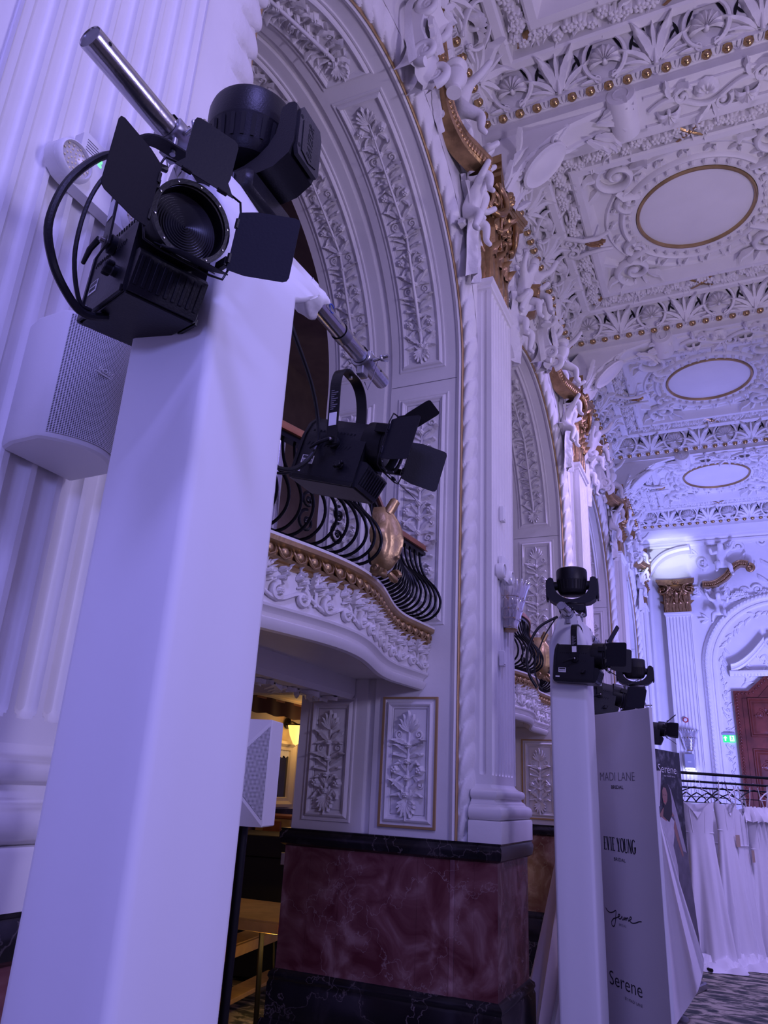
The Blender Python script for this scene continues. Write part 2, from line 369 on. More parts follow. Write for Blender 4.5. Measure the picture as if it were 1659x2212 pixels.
# ================================================================ the hall
XW = -1.41; ZC = 6.75; ZF = 7.0; YEND = 15.8; XR = 3.25
BAYS = [(3.04, 1.34, 4.36), (6.46, 1.36, 4.30), (9.94, 1.36, 4.30), (13.42, 1.36, 4.30)]       # arch centre Y, radius, spring height
PIL = [(1.045, -1.39), (4.72, -1.317), (8.20, -1.317), (11.68, -1.317), (15.10, -1.317)]          # pilaster centre Y, front X
DADO = 1.29
def arch_pt(bay, s, u, w):
    Yc, R, zs = bay
    if s < 0: return (u, Yc + R - w, zs + s)
    L = PI * R
    if s > L: return (u, Yc - R + w, zs - (s - L))
    a = s / R; r = R - w
    return (u, Yc + r * math.cos(a), zs + r * math.sin(a))
def arch_frames(bay, s0, s1, ds=.1):
    Yc, R, zs = bay; L = PI * R; S = [s0]
    pts = []
    def span(a, b, d):
        n = max(1, int(math.ceil((b - a) / d))); return [a + (b - a) * i / n for i in range(n + 1)]
    if s0 < 0: pts += span(s0, min(0, s1), 10)
    if s1 > 0: pts += span(max(0, s0), min(L, s1), ds)
    if s1 > L: pts += span(max(L, s0), s1, 10)
    out = []
    for p in pts:
        if not out or abs(p - out[-1]) > 1e-6: out.append(p)
    return [(lambda a, b, s=s: arch_pt(bay, s, a, b)) for s in out]
def ring_frame(u0, u1, v0, v1, prof, nu=1, nv=1):
    m = MB()
    def per(i, h):
        a, b, c, d = u0 + i, u1 - i, v0 + i, v1 - i; P = []
        for k in range(nu): P.append((a + (b - a) * k / nu, c, h))
        for k in range(nv): P.append((b, c + (d - c) * k / nv, h))
        for k in range(nu): P.append((b - (b - a) * k / nu, d, h))
        for k in range(nv): P.append((a, d - (d - c) * k / nv, h))
        return P
    n = 2 * (nu + nv); vs = []
    for i, h in prof: vs += per(i, h)
    fs = [(a * n + k, a * n + (k + 1) % n, (a + 1) * n + (k + 1) % n, (a + 1) * n + k) for a in range(len(prof) - 1) for k in range(n)]
    return m.add(vs, fs)
# ---- floor, walls, shell
f_ = MB().box(-6.0, XR + 3, -4.0, YEND + .3, -.1, 0.0).build('floor', 'carpet'); tag(f_, kind='structure', label='patterned grey and cream carpet floor', cat='floor')
wl = empty('wall_left', (XW, 4.72, 0)); tag(wl, 'white plaster arcade wall with tall arches and a marble dado', 'wall', kind='structure')
def wl_part(name, mb, m, smooth=40): return mb.build(name, m, wl, smooth, T(-XW, -4.72, 0))
# spandrel faces and soffits per bay
def splay(t):                # how far the raked leaf moulding reaches into the wall, t along the arch 0..1
    nr = max(0.0, min(1.0, (t - .35) / .45)); return .10 + .12 * nr * nr
def spandrel(bay, y0, y1, ztop):
    Yc, R, zs = bay; m = MB(); n = 40; X = XW
    arc = [(Yc + (R + splay(i / n) - .01) * math.cos(PI * i / n), zs + (R + splay(i / n) - .01) * math.sin(PI * i / n)) for i in range(n + 1)]; Ra = R + splay(0) - .01; Rb = R + splay(1) - .01
    top = [(max(y0, min(y1, y1 + (y0 - y1) * i / n)), ztop) for i in range(n + 1)]
    vs = [(X, a, b) for a, b in arc] + [(X, a, b) for a, b in top]
    fs = [(i, i + 1, n + 2 + i, n + 1 + i) for i in range(n)]
    m.add(vs, fs)
    m.add([(X, y1, DADO), (X, Yc + Ra, DADO), (X, Yc + Ra, zs), (X, y1, zs), (X, y1, ztop)], [(0, 1, 2, 3), (3, 2, 4)])
    m.add([(X, y0, DADO), (X, Yc - Rb, DADO), (X, Yc - Rb, zs), (X, y0, zs), (X, y0, ztop)], [(1, 0, 3, 2), (2, 3, 4)])
    return m
edges = [0.2, 4.72, 8.2, 11.68, 15.4]
for k, bay in enumerate(BAYS):
    Yc, R, zs = bay; L = PI * R; dn = DADO - zs
    wl_part('spandrel', spandrel(bay, edges[k], edges[k + 1], 6.9), 'plaster', 30)
    # plain soffit and jambs: two blocks with a channel between, stepped front edge
    s0, s1 = dn, L + (zs - DADO)
    prof = [(-1.485, -.004), (-1.53, 0.0), (-2.045, 0.0), (-2.045, -.03), (-2.10, -.03), (-2.10, 0.0), (-2.58, 0.0), (-2.58, -.5)]
    wl_part('arch_soffit', MB().sweep(prof, arch_frames(bay, s0, s1, .07)), 'plaster', 30)
    # white fillets beside the opening
    wl_part('fillet', MB().sweep([(-1.535, 0), (-1.535, .012), (-1.515, .022), (-1.502, .012), (-1.502, .0)], arch_frames(bay, s0, s1, .07)), 'plaster', 30)
    wl_part('gold_line', MB().sweep([(-1.502, 0), (-1.500, .016), (-1.494, .020), (-1.488, .016), (-1.486, 0)], arch_frames(bay, s0, s1, .05)), 'gold_line', 60)
    # rope moulding with raked leaves
    m = MB(); ns = int((s1 - s0) / .0125); K = 9; p = .155
    def rope(i, j, s0=s0, s1=s1, ns=ns, bay=bay):
        s = s0 + (s1 - s0) * i / (ns - 1); e = j / (K - 1); u = -1.486 + .080 * e
        w = -splay(s / (PI * bay[1])) * e + .030 * math.sin(PI * e)
        ph = (s / p - e * .85) % 1.0; d = (.026 * (1 - abs(2 * ph - 1) ** 2.2) if ph > .10 else -.004) * math.sin(PI * (.04 + .92 * e)) ** .5 * (splay(s / (PI * bay[1])) / .10) ** .9
        uu = u + (.010 * math.sin(PI * ph) if j == K - 2 else 0)
        if j == K - 1: uu = XW - .004; d = 0; w -= .012
        return arch_pt(bay, s, uu, w + d)
    m.grid(rope, ns, K); wl_part('rope_moulding', m, 'plaster_relief', 50)
    # panels: two lower jamb panels each side, two upper jamb panels, two long soffit panels per quarter
    def panel(ua, ub, sa, sb, seed, gold=False, nv=1, tiers=None, relief=True):
        fr = ring_frame(ua, ub, sa, sb, [(0, 0.0), (0.004, .010), (.014, .010), (.018, .004), (.022, .004), (.030, .020), (.040, .026), (.048, .022), (.056, .008), (.062, .008), (.066, .003), (.07, .003)], 2, nv)
        fr.map(lambda u, v, w: arch_pt(bay, v, u, w))
        pf = wl_part('panel_frame', fr, 'plaster', 30)
        pl = MB()
        for i in range(nv):
            a, b = sa + .068 + (sb - sa - .136) * i / nv, sa + .068 + (sb - sa - .136) * (i + 1) / nv
            pl.add([(ua + .068, a, .003), (ub - .068, a, .003), (ub - .068, b, .003), (ua + .068, b, .003)], [(0, 1, 2, 3)])
        pl.map(lambda u, v, w: arch_pt(bay, v, u, w)); wl_part('panel_ground', pl, 'plaster', 30)
        if gold:
            g = ring_frame(ua - .004, ub + .004, sa - .004, sb + .004, [(0, 0), (0, .018), (.013, .018), (.014, 0)], 1, nv); g.map(lambda u, v, w: arch_pt(bay, v, u, w)); wl_part('gold_frame', g, 'gold_line', 30)
        if relief:
            W = (ub - ua) * .66; H = sb - sa - .15; c = candelabrum(W, H, seed, .034, tiers); uc = (ua + ub) / 2
            c.map(lambda u, v, w: arch_pt(bay, sa + .075 + v, uc + u, w + .003)); wl_part('foliage_relief', c, 'plaster_relief', 60)
    near = k < 2
    for (ua, ub, q) in ((-1.98, -1.625, 0), (-2.512, -2.175, 1)):
        panel(ua, ub, 1.34 - zs, 2.082 - zs, 4 + q, gold=(q == 0), tiers=4)
        panel(ua, ub + .03 * (1 - q), 2.53 - zs, 4.20 - zs, 12 + q, nv=1, tiers=12)
        # over the arch
        panel(ua, ub, .05, L * .5 - .05, 20 + q, nv=26, tiers=14)
        if k < 3: panel(ua, ub, L * .5 + .05, L - .05, 30 + q, nv=26, tiers=14)
    # joint line at the springing
    j = MB().add([arch_pt(bay, -.055, -1.54, .001), arch_pt(bay, -.055, -2.04, .001), arch_pt(bay, -.060, -2.04, .001), arch_pt(bay, -.060, -1.54, .001)], [(0, 1, 2, 3)])
    wl_part('joint', j, 'ink_grey', 0)
# ---- pilasters
def fluted(mb, w, z0, z1, nf, margin, d, M, pitch=None, res=7):
    """fluted face in local (u, v, w) with rounded flute ends"""
    pitch = (w - 2 * margin) / nf; r = pitch * .40
    zs = [z0, z0 + .02]; ze = z0 + .05
    for k in range(7): zs.append(ze + r * (1 - math.cos(k / 6 * PI / 2)))
    zt = z1 - .05
    for k in range(7): zs.append(zt - r * (1 - math.sin(k / 6 * PI / 2)))
    zs += [z1 - .02, z1]
    us = [-w / 2]
    for f in range(nf):
        c = -w / 2 + margin + pitch * (f + .5)
        us += [c - r - 1e-4] + [c + r * math.sin(-PI / 2 + PI * k / (res - 1)) for k in range(res)] + [c + r + 1e-4]
    us.append(w / 2)
    def fn(i, j):
        u, z = us[i], zs[j]; f = (u + w / 2 - margin) / pitch; fi = min(nf - 1, max(0, int(f))); c = -w / 2 + margin + pitch * (fi + .5)
        re = 0
        if ze <= z <= zt:
            re = r
            if z < ze + r: re = math.sqrt(max(0, r * r - (ze + r - z) ** 2))
            elif z > zt - r: re = math.sqrt(max(0, r * r - (z - zt + r) ** 2))
        du = abs(u - c); dep = d * math.sqrt(max(0, 1 - (du / re) ** 2)) * (re / r) if re > 1e-5 and du < re else 0
        return (u, z, -dep)
    return mb.grid(fn, len(us), len(zs), M)
def base_prof(z0):   # (out, z)
    P = [(.09, z0), (.09, z0 + .105), (.085, z0 + .115)]
    for k in range(7): a = -PI / 2 + PI * k / 6; P.append((.062 + .030 * math.cos(a), z0 + .155 + .038 * math.sin(a)))
    P += [(.055, z0 + .20)]
    for k in range(5): a = k / 4 * PI / 2; P.append((.055 - .022 * math.sin(a), z0 + .205 + .012 * k / 4 * 2))
    for k in range(7): a = -PI / 2 + PI * k / 6; P.append((.035 + .020 * math.cos(a), z0 + .255 + .024 * math.sin(a)))
    P += [(.02, z0 + .285), (.008, z0 + .295), (0, z0 + .31)]
    return P
def neck_prof(z): return [(0, z - .05), (.012, z - .045), (.012, z - .02), (.03, z - .005), (.03, z + .03), (.012, z + .035), (.0, z + .04)]
def around(y0, y1, xf, xb):      # plan path of a pilaster, returns frame functions (out, z)
    c = [((xb, y0), (0, -1)), ((xf, y0), (1, -1)), ((xf, y1), (1, 1)), ((xb, y1), (0, 1))]
    return [(lambda a, b, p=p, n=n: (p[0] + n[0] * a, p[1] + n[1] * a, b)) for p, n in c]
def acanthus(L, W, h):
    m = leaf(L, W, h, 5, 12, tip=2.2); return m
def capital_mesh(wd, dep, H):
    """composite capital: local u across, v up, w out; bell + two leaf rows + volutes + abacus"""
    out = {}
    bell = MB(); bell.prism([(-wd / 2 + .01, -dep), (wd / 2 - .01, -dep), (wd / 2 - .01, .0), (-wd / 2 + .01, .0)], 0, H * .84, basis((0, 0, 0), (1, 0, 0), (0, 0, 1), (0, 1, 0)))
    out['bell'] = bell
    lv = MB()
    for row, (n, hh, v0, sc_) in enumerate(((4, H * .36, 0.0, 1.0), (3, H * .40, H * .26, 1.15), (2, H * .3, H * .5, 1.2))):
        for i in range(n):
            u = -wd / 2 + wd * (i + .5) / n
            lv.mb(acanthus(hh, wd / n * .98, .05 * sc_), T(u, v0, .005 + .01 * row) @ RX(math.radians(-7)))
        for sgn in (-1, 1):
            for q in range(1): lv.mb(acanthus(hh, dep * .9, .05 * sc_), T(sgn * (wd / 2 - .005), v0, -dep * .5) @ RY(sgn * PI / 2) @ RX(math.radians(-7)))
    for i in range(14):
        lv.mb(rosette(.022, .03, 5), T(random.uniform(-wd * .42, wd * .42), H * random.uniform(.45, .78), .045 + random.random() * .02))
    out['leaves'] = lv
    vo = MB()
    for sgn in (-1, 1):
        vo.mb(spiral(H * .15, 1.6, .030, .012, 30, .05, sgn, PI / 2 if sgn < 0 else PI / 2, 8), T(sgn * wd * .46, H * .70, .0) @ RY(sgn * .5))
        vo.mb(spiral(H * .15, 1.6, .030, .012, 30, .05, -sgn, PI / 2, 8), T(sgn * (wd / 2 + .0), H * .70, -dep * .4) @ RY(sgn * PI / 2))
        vo.mb(spiral(H * .085, 1.4, .018, .009, 22, .05, -sgn, PI / 2, 6), T(sgn * wd * .13, H * .70, .01))
        vo.tube([(sgn * wd * .1, H * .42, .03), (sgn * wd * .2, H * .62, .05), (sgn * wd * .36, H * .80, .07), (sgn * wd * .52, H * .86, .08)], [.012, .016, .02, .022], 7)
    out['volutes'] = vo
    ab = MB(); P = []
    e = .11; hw = wd / 2 + e
    n = 8
    for i in range(n + 1): t = i / n; P.append((-hw + 2 * hw * t, e + .02 - .055 * math.sin(PI * t)))
    P2 = [(hw - .02, -dep), (-hw + .02, -dep)]
    poly = P + P2
    for (za, zb, k) in ((H * .84, H * .89, .93), (H * .89, H * .93, .97), (H * .93, H, 1.03)):
        ab.prism([(x * k, y * k if y > 0 else y) for x, y in poly], za, zb, basis((0, 0, 0), (1, 0, 0), (0, 0, 1), (0, 1, 0)))
    out['abacus'] = ab
    fl = MB(); fl.mb(rosette(.07, .06, 6), T(0, H * .90, .075)); fl.mb(fan(5, .10, .05, .03, -1.2, 1.2), T(0, H * .86, .07)); out['flower'] = fl
    return out
CAP = {k: v.mesh('capital_' + k, 'gold', 45) for k, v in capital_mesh(.52, .12, 1.06).items()}
PNAMES = ['near camera behind the wall loudspeaker', 'between the first and second balcony arches', 'between the second and third arches', 'between the third and fourth arches', 'in the far left corner']
for k, (yc, xf) in enumerate(PIL):
    hw = .285 if k == 0 else .27; z0, z1 = DADO, 5.10
    p = empty('pilaster', (xf, yc, 0)); tag(p, 'white fluted plaster pilaster with gilded capital ' + PNAMES[k], 'pilaster', 'fluted pilasters along the arcade wall')
    I = T(-xf, -yc, 0)
    sh = MB(); sz = z0 + .31
    fluted(sh, 2 * hw, sz, z1, 7, .02, .022, WL(xf, yc, 0), res=9 if k < 2 else 5)
    for sgn in (-1, 1):
        M = basis((XW + (xf - XW) / 2, yc + sgn * hw, 0), (-sgn, 0, 0), (0, 0, 1), (0, sgn, 0))
        fw = abs(xf - XW) + .02; fluted(sh, fw, sz, z1, 1, fw * .27, fw * .15, M, res=7)
    sh.build('shaft', 'plaster', p, 40, I)
    MB().sweep(base_prof(z0), around(yc - hw, yc + hw, xf, XW - .01)).build('base', 'plaster', p, 40, I)
    MB().sweep(neck_prof(z1), around(yc - hw, yc + hw, xf, XW - .01)).build('necking', 'plaster', p, 40, I)
    cp = empty('capital', parent=p); cp.matrix_basis = I @ WL(xf - .01, yc, z1 + .03)
    for nm, me in CAP.items(): link(nm, me, cp)
# ---- marble dado: plan path along each pier
def dado_path(k):
    yc = PIL[k][0]; hw = .285 if k == 0 else .27; xf = PIL[k][1]
    ya = BAYS[k - 1][0] + BAYS[k - 1][1] if k > 0 else yc - hw - .4; yb = BAYS[k][0] - BAYS[k][1] if k < 4 else 15.8
    P = []
    if k > 0: P += [(-2.60, yb if k < 4 else ya + .5), (-2.60, ya - .015), (-1.525, ya - .015), (-1.50, ya - .005), (XW + .02, ya - .005)]
    else: P += [(XW + .02, yc - hw - .6)]
    a, b = yc - hw - .065, yc + hw + .065
    P += [(XW + .02, a), (xf + .06, a), (xf + .06, b), (XW + .02, b)]
    if k < 4: P += [(XW + .02, yb + .005), (-2.60, yb + .005)]
    else: P += [(XW + .02, 15.8)]
    Q = [P[0]]
    for q in P[1:]:
        if (Vector(q) - Vector(Q[-1])).length > 1e-4: Q.append(q)
    return Q
def offset_frames(P):
    n = len(P); fr = []
    for i in range(n):
        p = Vector(P[i]); d0 = (p - Vector(P[i - 1])).normalized() if i > 0 else None; d1 = (Vector(P[i + 1]) - p).normalized() if i < n - 1 else None
        d0 = d0 or d1; d1 = d1 or d0
        n0 = Vector((d0.y, -d0.x)); n1 = Vector((d1.y, -d1.x)); b = n0 + n1
        if b.length < 1e-6: b = n0
        b.normalize(); b = b / max(.35, b.dot(n0))
        fr.append(lambda a, z, p=p, b=b: (p.x + b.x * a, p.y + b.y * a, z))
    return fr
for k in range(5):
    P = dado_path(k); fr = offset_frames(P); I = T(-PIL[k][1], -PIL[k][0], 0)
    d = empty('marble_pedestal', (PIL[k][1], PIL[k][0], 0)); tag(d, 'red veined marble pedestal with black marble base and cap ' + ['below the pilaster nearest the camera', 'under the first pier', 'under the second pier', 'under the third pier', 'in the far left corner'][k], 'pedestal', 'marble pedestals under the arcade piers')
    cap = [(0, 1.19), (.012, 1.195), (.026, 1.205), (.032, 1.235), (.032, 1.262), (.022, 1.278), (.026, 1.283), (.026, 1.29), (-.06, 1.291)]
    MB().sweep(cap, fr).build('cap_moulding', 'black_marble', d, 40, I)
    bs = [(.055, 0), (.055, .26), (.045, .285), (.03, .29), (.03, .455), (.022, .475), (.03, .49), (.026, .51), (.008, .525), (0, .53)]
    MB().sweep(bs, fr).build('base_moulding', 'black_marble', d, 40, I)
    # facing slabs, one per plan segment, long runs cut into several
    for i in range(len(P) - 1):
        a, b = Vector(P[i]), Vector(P[i + 1]); L = (b - a).length; n = 1
        if L > .7: n = 4
        if L < .006: continue
        cuts = [0, .17, .36, .82, 1] if n == 4 else [0, 1]
        nr = Vector(((b - a).y, -(b - a).x)).normalized()
        for q in range(n):
            c, e = a.lerp(b, cuts[q]), a.lerp(b, cuts[q + 1]); g = .0006
            t = (e - c).normalized() * g
            c2, e2 = c + t, e - t; o = nr * random.uniform(0, .0012); back = -nr * .03
            vs = [(c2.x + o.x, c2.y + o.y, .525), (e2.x + o.x, e2.y + o.y, .525), (e2.x + o.x, e2.y + o.y, 1.195), (c2.x + o.x, c2.y + o.y, 1.195)]
            vs += [(x + back.x, y + back.y, z) for x, y, z in vs]
            MB().add(vs, [(0, 1, 2, 3), (7, 6, 5, 4), (0, 4, 5, 1), (1, 5, 6, 2), (2, 6, 7, 3), (3, 7, 4, 0)]).build('marble_slab', 'red_marble', d, 0, I)
# ---- pier cores so light does not leak
for k in range(5):
    yc = PIL[k][0]; ya = BAYS[k - 1][0] + BAYS[k - 1][1] + .03 if k > 0 else yc - 2.5; yb = BAYS[k][0] - BAYS[k][1] - .03 if k < 4 else YEND
    wl_part('pier_core', MB().box(-2.575, XW - .10, ya + .02, yb - .02, 0, 4.3), 'plaster', 0)
wl_part('upper_wall', MB().box(-2.6, XW - .3, -3, YEND, 6.0, 7.4), 'plaster', 0)
wl_part('near_wall', MB().box(-2.6, XW, -4, .45, 0, 6.9), 'plaster', 0)
# ================================================================ ceiling
cl = empty('ceiling', (0, 6, ZC)); tag(cl, 'white coffered plaster ceiling with gilded beads and round panels', 'ceiling', kind='structure')
CI = T(0, -6, -ZC)
def cpart(name, mb, m, smooth=40): return mb.build(name, m, cl, smooth, CI)
CCOUNT = {}; CREST = {}
def clink(name, me, M):
    CCOUNT[name] = CCOUNT.get(name, 0) + 1
    if CCOUNT[name] <= 290: return link(name, me, cl, CI @ M)
    m = CREST.setdefault(name, MB()); m.add([tuple(v.co) for v in me.vertices], [tuple(p.vertices) for p in me.polygons], M)
BEAMS = [(.9, 1.3), (4.56, 5.0), (8.06, 8.48), (11.54, 11.96), (15.1, 15.8)]
cpart('roof_slab', MB().box(-6, XR + 1, -4, YEND + .3, 7.45, 7.55), 'plaster', 0)
for a, b in BEAMS: cpart('beam', MB().box(XW, XR, a, b, ZC, 7.4).box(XW, XR, a + .03, b - .03, ZC - .07, ZC), 'plaster', 0)
cpart('near_soffit', MB().box(-2.6, XR, -4, .9, ZC, 7.4), 'plaster', 0)
DARK = MB().grid(lambda i, j: (.045 * math.sin(PI * i / 6) * (1, -1)[j] * .55 + .02 * (2 * i / 6 - 1) ** 2, -.085 + .17 * i / 6 , .002), 7, 2).mesh('pierced_dark_patch', 'hole_shade', 0)  # flat black patch painting the shade of a hole in the openwork
def unit_shell():
    m = MB(); m.mb(shell(.128, .075, 9), T(0, -.05, .0)); 
    for sg in (-1, 1):
        P = [(sg * (.155 * math.sin(a)), -.02 - .155 * math.cos(a), .03) for a in [x * PI / 12 for x in range(1, 11)]]
        m.tube(P, [.012 + .008 * math.sin(PI * i / 9) for i in range(10)], 6)
        m.mb(spiral(.035, 1.3, .012, .006, 18, .03, -sg, PI / 2), T(sg * .055, .135, 0))
        m.mb(spiral(.03, 1.2, .011, .006, 16, .03, sg, -PI / 2), T(sg * .06, -.155, 0))
        m.mb(leaf(.13, .05, .03, 3, 8, bend=.3 * sg), T(sg * .06, -.17, .01) @ RZ(-sg * 1.25))
    m.mb(rosette(.03, .05, 6), T(0, .13, .01)); return m
def unit_acanthus():
    m = MB()
    for sg in (-1, 1):
        m.mb(leaf(.27, .10, .05, 5, 12, bend=.25 * sg, tip=1.2), T(sg * .015, -.15, .005) @ RZ(-sg * .12))
        m.mb(leaf(.20, .07, .04, 4, 10, bend=.45 * sg, tip=1.0), T(sg * .03, -.15, .0) @ RZ(-sg * .5))
        m.mb(leaf(.15, .05, .03, 3, 8, bend=.4 * sg), T(sg * .04, -.15, 0) @ RZ(-sg * .95))
    m.mb(leaf(.25, .05, .04, 2, 10), T(0, -.15, .01)); m.tube([(0, -.17, .02), (0, .1, .03)], [.014, .008], 6); return m
SHELL = unit_shell().mesh('scallop_shell', 'plaster_relief', 60); ACA = unit_acanthus().mesh('acanthus_spray', 'plaster_relief', 60)
BEAD = dome(MB(), .040, .040, 12).mesh('gilded_bead', 'gold_bead', 80)
DART = MB(); 
for sg in (-1, 1): DART.tube([(sg * .012, -.035, .004), (sg * .03, -.01, .008), (sg * .036, .035, .006)], [.004, .006, .003], 5)
DART.mb(leaf(.06, .018, .014, 1, 6), T(0, -.03, 0)); DART = DART.mesh('dart', 'plaster_relief', 60)
ROS = [rosette(.05 + .008 * i, .045, 5 + i).mesh('plaster_flower', 'plaster_relief', 60) for i in range(3)]
LF = [leaf(.085, .045, .03, 3, 8).mesh('plaster_leaf', 'plaster_relief', 60), leaf(.07, .035, .035, 1, 7, tip=1).mesh('plaster_leaf', 'plaster_relief', 60)]
def ribbon_mesh():
    m = MB()
    for sg in (-1, 1):
        m.grid(lambda i, j: (sg * (-.085 + .17 * i / 8) + (j - 1) * .012, -.075 + .15 * i / 8 + (j - 1) * -.006 * sg, .055 + .012 * math.sin(PI * i / 8) + (.006 if j == 1 else 0)), 9, 3)
    m.lathe([(.02, .05), (.025, .065), (.01, .08)], 8, cap=True); return m
RIB = ribbon_mesh().mesh('gilded_ribbon', 'gold', 50)
CORNER = leaf(.17, .07, .05, 2, 10, tip=.3).mesh('gilded_corner_leaf', 'gold', 60)
for b in range(4):
    y0, y1 = BEAMS[b][1], BEAMS[b + 1][0]; x0, x1 = XW, XR; yc = (y0 + y1) / 2
    def rect(i): return (x0 + i, x1 - i, y0 + i, y1 - i)
    # cove, frames, field by rings (inset, z)
    ringp = [(0, ZC), (.012, ZC - .006), (.02, ZC), (.075, ZC + .004), (.085, ZC + .03), (.09, ZC + .03), (.10, ZC + .05), (.25, ZF + .02), (.25, ZF - .03), (.27, ZF - .045), (.33, ZF - .045), (.35, ZF - .03), (.36, ZF + .05), (.515, ZF + .05), (.52, ZF - .01), (.54, ZF - .025), (.60, ZF - .025), (.63, ZF + .04), (.65, ZF + .09), (.66, ZF + .1)]
    m = MB(); n = len(ringp); vs = []
    for i, z in ringp: a, c, d, e = rect(i); vs += [(a, d, z), (c, d, z), (c, e, z), (a, e, z)]
    fs = [(k * 4 + q, (k + 1) * 4 + q, (k + 1) * 4 + (q + 1) % 4, k * 4 + (q + 1) % 4) for k in range(n - 1) for q in range(4)]
    m.add(vs, fs); cpart('coffer_moulding', m, 'plaster', 30)
    a, c, d, e = rect(.655); cpart('coffer_field', MB().add([(a, d, ZF + .098), (c, d, ZF + .098), (c, e, ZF + .098), (a, e, ZF + .098)], [(0, 1, 2, 3)]), 'plaster', 0)
    xmax = 1.5 if b < 1 else 1.7
    # beads along the far edge and along the wall
    zb = ZC - .002; i = 0; x = x0 + .045
    while x < xmax and b < 4:
        clink('gilded_bead', BEAD, WC(x, y1 - .045, zb)); clink('dart', DART, WC(x + .07, y1 - .045, zb)); x += .14
    y = y0 + .05
    while y < y1 - .1:
        clink('gilded_bead', BEAD, WC(x0 + .045, y, zb)); 
        if b < 2: clink('dart', DART, WC(x0 + .045, y + .07, zb, PI / 2))
        y += .14
    # cove of shells with painted-dark holes: far side (slopes toward camera) and wall side
    s2 = math.sqrt(.5); ang = math.atan2(ZF + .02 - ZC - .05, .15); cz = (ZC + .05 + ZF + .02) / 2
    nf = (math.cos(ang) * 0, -math.sin(ang), -math.cos(ang)); up_f = (0, -math.cos(ang), math.sin(ang))
    wf = Vector(nf); vf = Vector(up_f); uf = vf.cross(wf)
    k = 0; x = x0 + .30
    SCV = 1.0
    while x < xmax:
        M = basis((x, y1 - .175, cz), uf, vf, wf) @ (SC(1.0, 1.0, 1.35) if k % 2 == 0 else SC(1.25, 1.05, 1.6)); clink('scallop_shell' if k % 2 == 0 else 'acanthus_spray', SHELL if k % 2 == 0 else ACA, M)
        if k % 2 == 0:
            for sg in (-1, 1): clink('pierced_dark_patch', DARK, M @ T(sg * .125, .055, .004) @ RZ(sg * .55) @ SC(sg * -1, 1, 1)); clink('pierced_dark_patch', DARK, M @ T(sg * .20, .02, .004) @ RZ(-sg * .3) @ SC(.5 * sg, .8, 1)); clink('pierced_dark_patch', DARK, M @ T(sg * .10, -.12, .004) @ RZ(-sg * .9) @ SC(.45, .45, 1))
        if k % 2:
            for sg in (-1, 1): clink('pierced_dark_slit', DARK, M @ T(sg * .05, .06, .004) @ RZ(-sg * .2) @ SC(.35, .55, 1)); clink('pierced_dark_slit', DARK, M @ T(sg * .105, .0, .004) @ RZ(-sg * .7) @ SC(.35, .5, 1))
        x += .36; k += 1
    ww = Vector((math.sin(ang), 0, -math.cos(ang))); vw = Vector((math.cos(ang), 0, math.sin(ang))); uw = vw.cross(ww)
    y = y0 + .3; k = 0
    while y < y1 - .2:
        M = basis((x0 + .175, y, cz), uw, vw, ww) @ (SC(1.0, 1.0, 1.35) if k % 2 == 0 else SC(1.25, 1.05, 1.6)); clink('scallop_shell' if k % 2 == 0 else 'acanthus_spray', SHELL if k % 2 == 0 else ACA, M)
        if k % 2 == 0:
            for sg in (-1, 1): clink('pierced_dark_patch', DARK, M @ T(sg * .125, .055, .004) @ RZ(sg * .55) @ SC(sg * -1, 1, 1))
        y += .36; k += 1
    # garland channel of flowers and leaves (near, far and wall sides)
    gz = ZF + .05
    def garland(px, py, dx, dy, L):
        n = int(L / .042)
        for q in range(n):
            t = (q + .5) / n; ox = random.uniform(-.045, .045); X_ = px + dx * L * t + (ox if dy else 0); Y_ = py + dy * L * t + (ox if dx else 0)
            if q % 2 == 0: clink('plaster_flower', ROS[q // 2 % 3], WC(X_, Y_, gz - .005, random.random() * 6) @ SC(1.1, 1.1, 1.7))
            else:
                clink('plaster_leaf', LF[q % 2], WC(X_, Y_, gz - .01, random.random() * 6.3) @ SC(1.35, 1.35, 1.9))
                clink('plaster_leaf', LF[1], WC(px + dx * L * t - (ox if dy else 0), py + dy * L * t - (ox if dx else 0), gz - .01, random.random() * 6.3) @ SC(1.35, 1.35, 1.9))
    gi = .437
    if b > 0: garland(x0 + gi, y0 + gi, 1, 0, xmax - x0 - gi)
    garland(x0 + gi, y1 - gi, 1, 0, xmax - x0 - gi); garland(x0 + gi, y0 + gi, 0, 1, y1 - y0 - 2 * gi)
    for yy in ((y0 + gi, y1 - gi) if b else (y1 - gi,)): clink('gilded_ribbon', RIB, WC(.17, yy, gz) @ SC(1.25, 1.1, 1.1))
    clink('gilded_corner_leaf', CORNER, WC(x0 + .40, y1 - .40, gz - .03, -PI * .75 - PI/2 + PI))
    # round panels with ring mouldings
    for ox in (.17, 1.63):
        if b == 0 : continue
        zf = ZF + .098; rp = [(.525, -.02), (.53, .05), (.545, .065), (.56, .06), (.57, .02)]
        oy = yc
        cpart('gilded_ring', MB().lathe([(.525, 0.0), (.527, -.03), (.535, -.045), (.548, -.045), (.556, -.03), (.558, 0)], 64, T(ox, oy, zf), cap=False), 'gold_bright', 60)
        cpart('round_panel', MB().lathe([(1e-4, -.012), (.53, -.012)], 64, T(ox, oy, zf), cap=False), 'plaster', 60)
        cpart('ring_moulding', MB().lathe([(.558, 0), (.562, -.02), (.59, -.025), (.66, -.01), (.668, -.04), (.69, -.055), (.712, -.04), (.72, -.012), (.82, -.005), (.83, -.025), (.85, -.03), (.865, 0)], 72, T(ox, oy, zf), cap=False), 'plaster', 50)
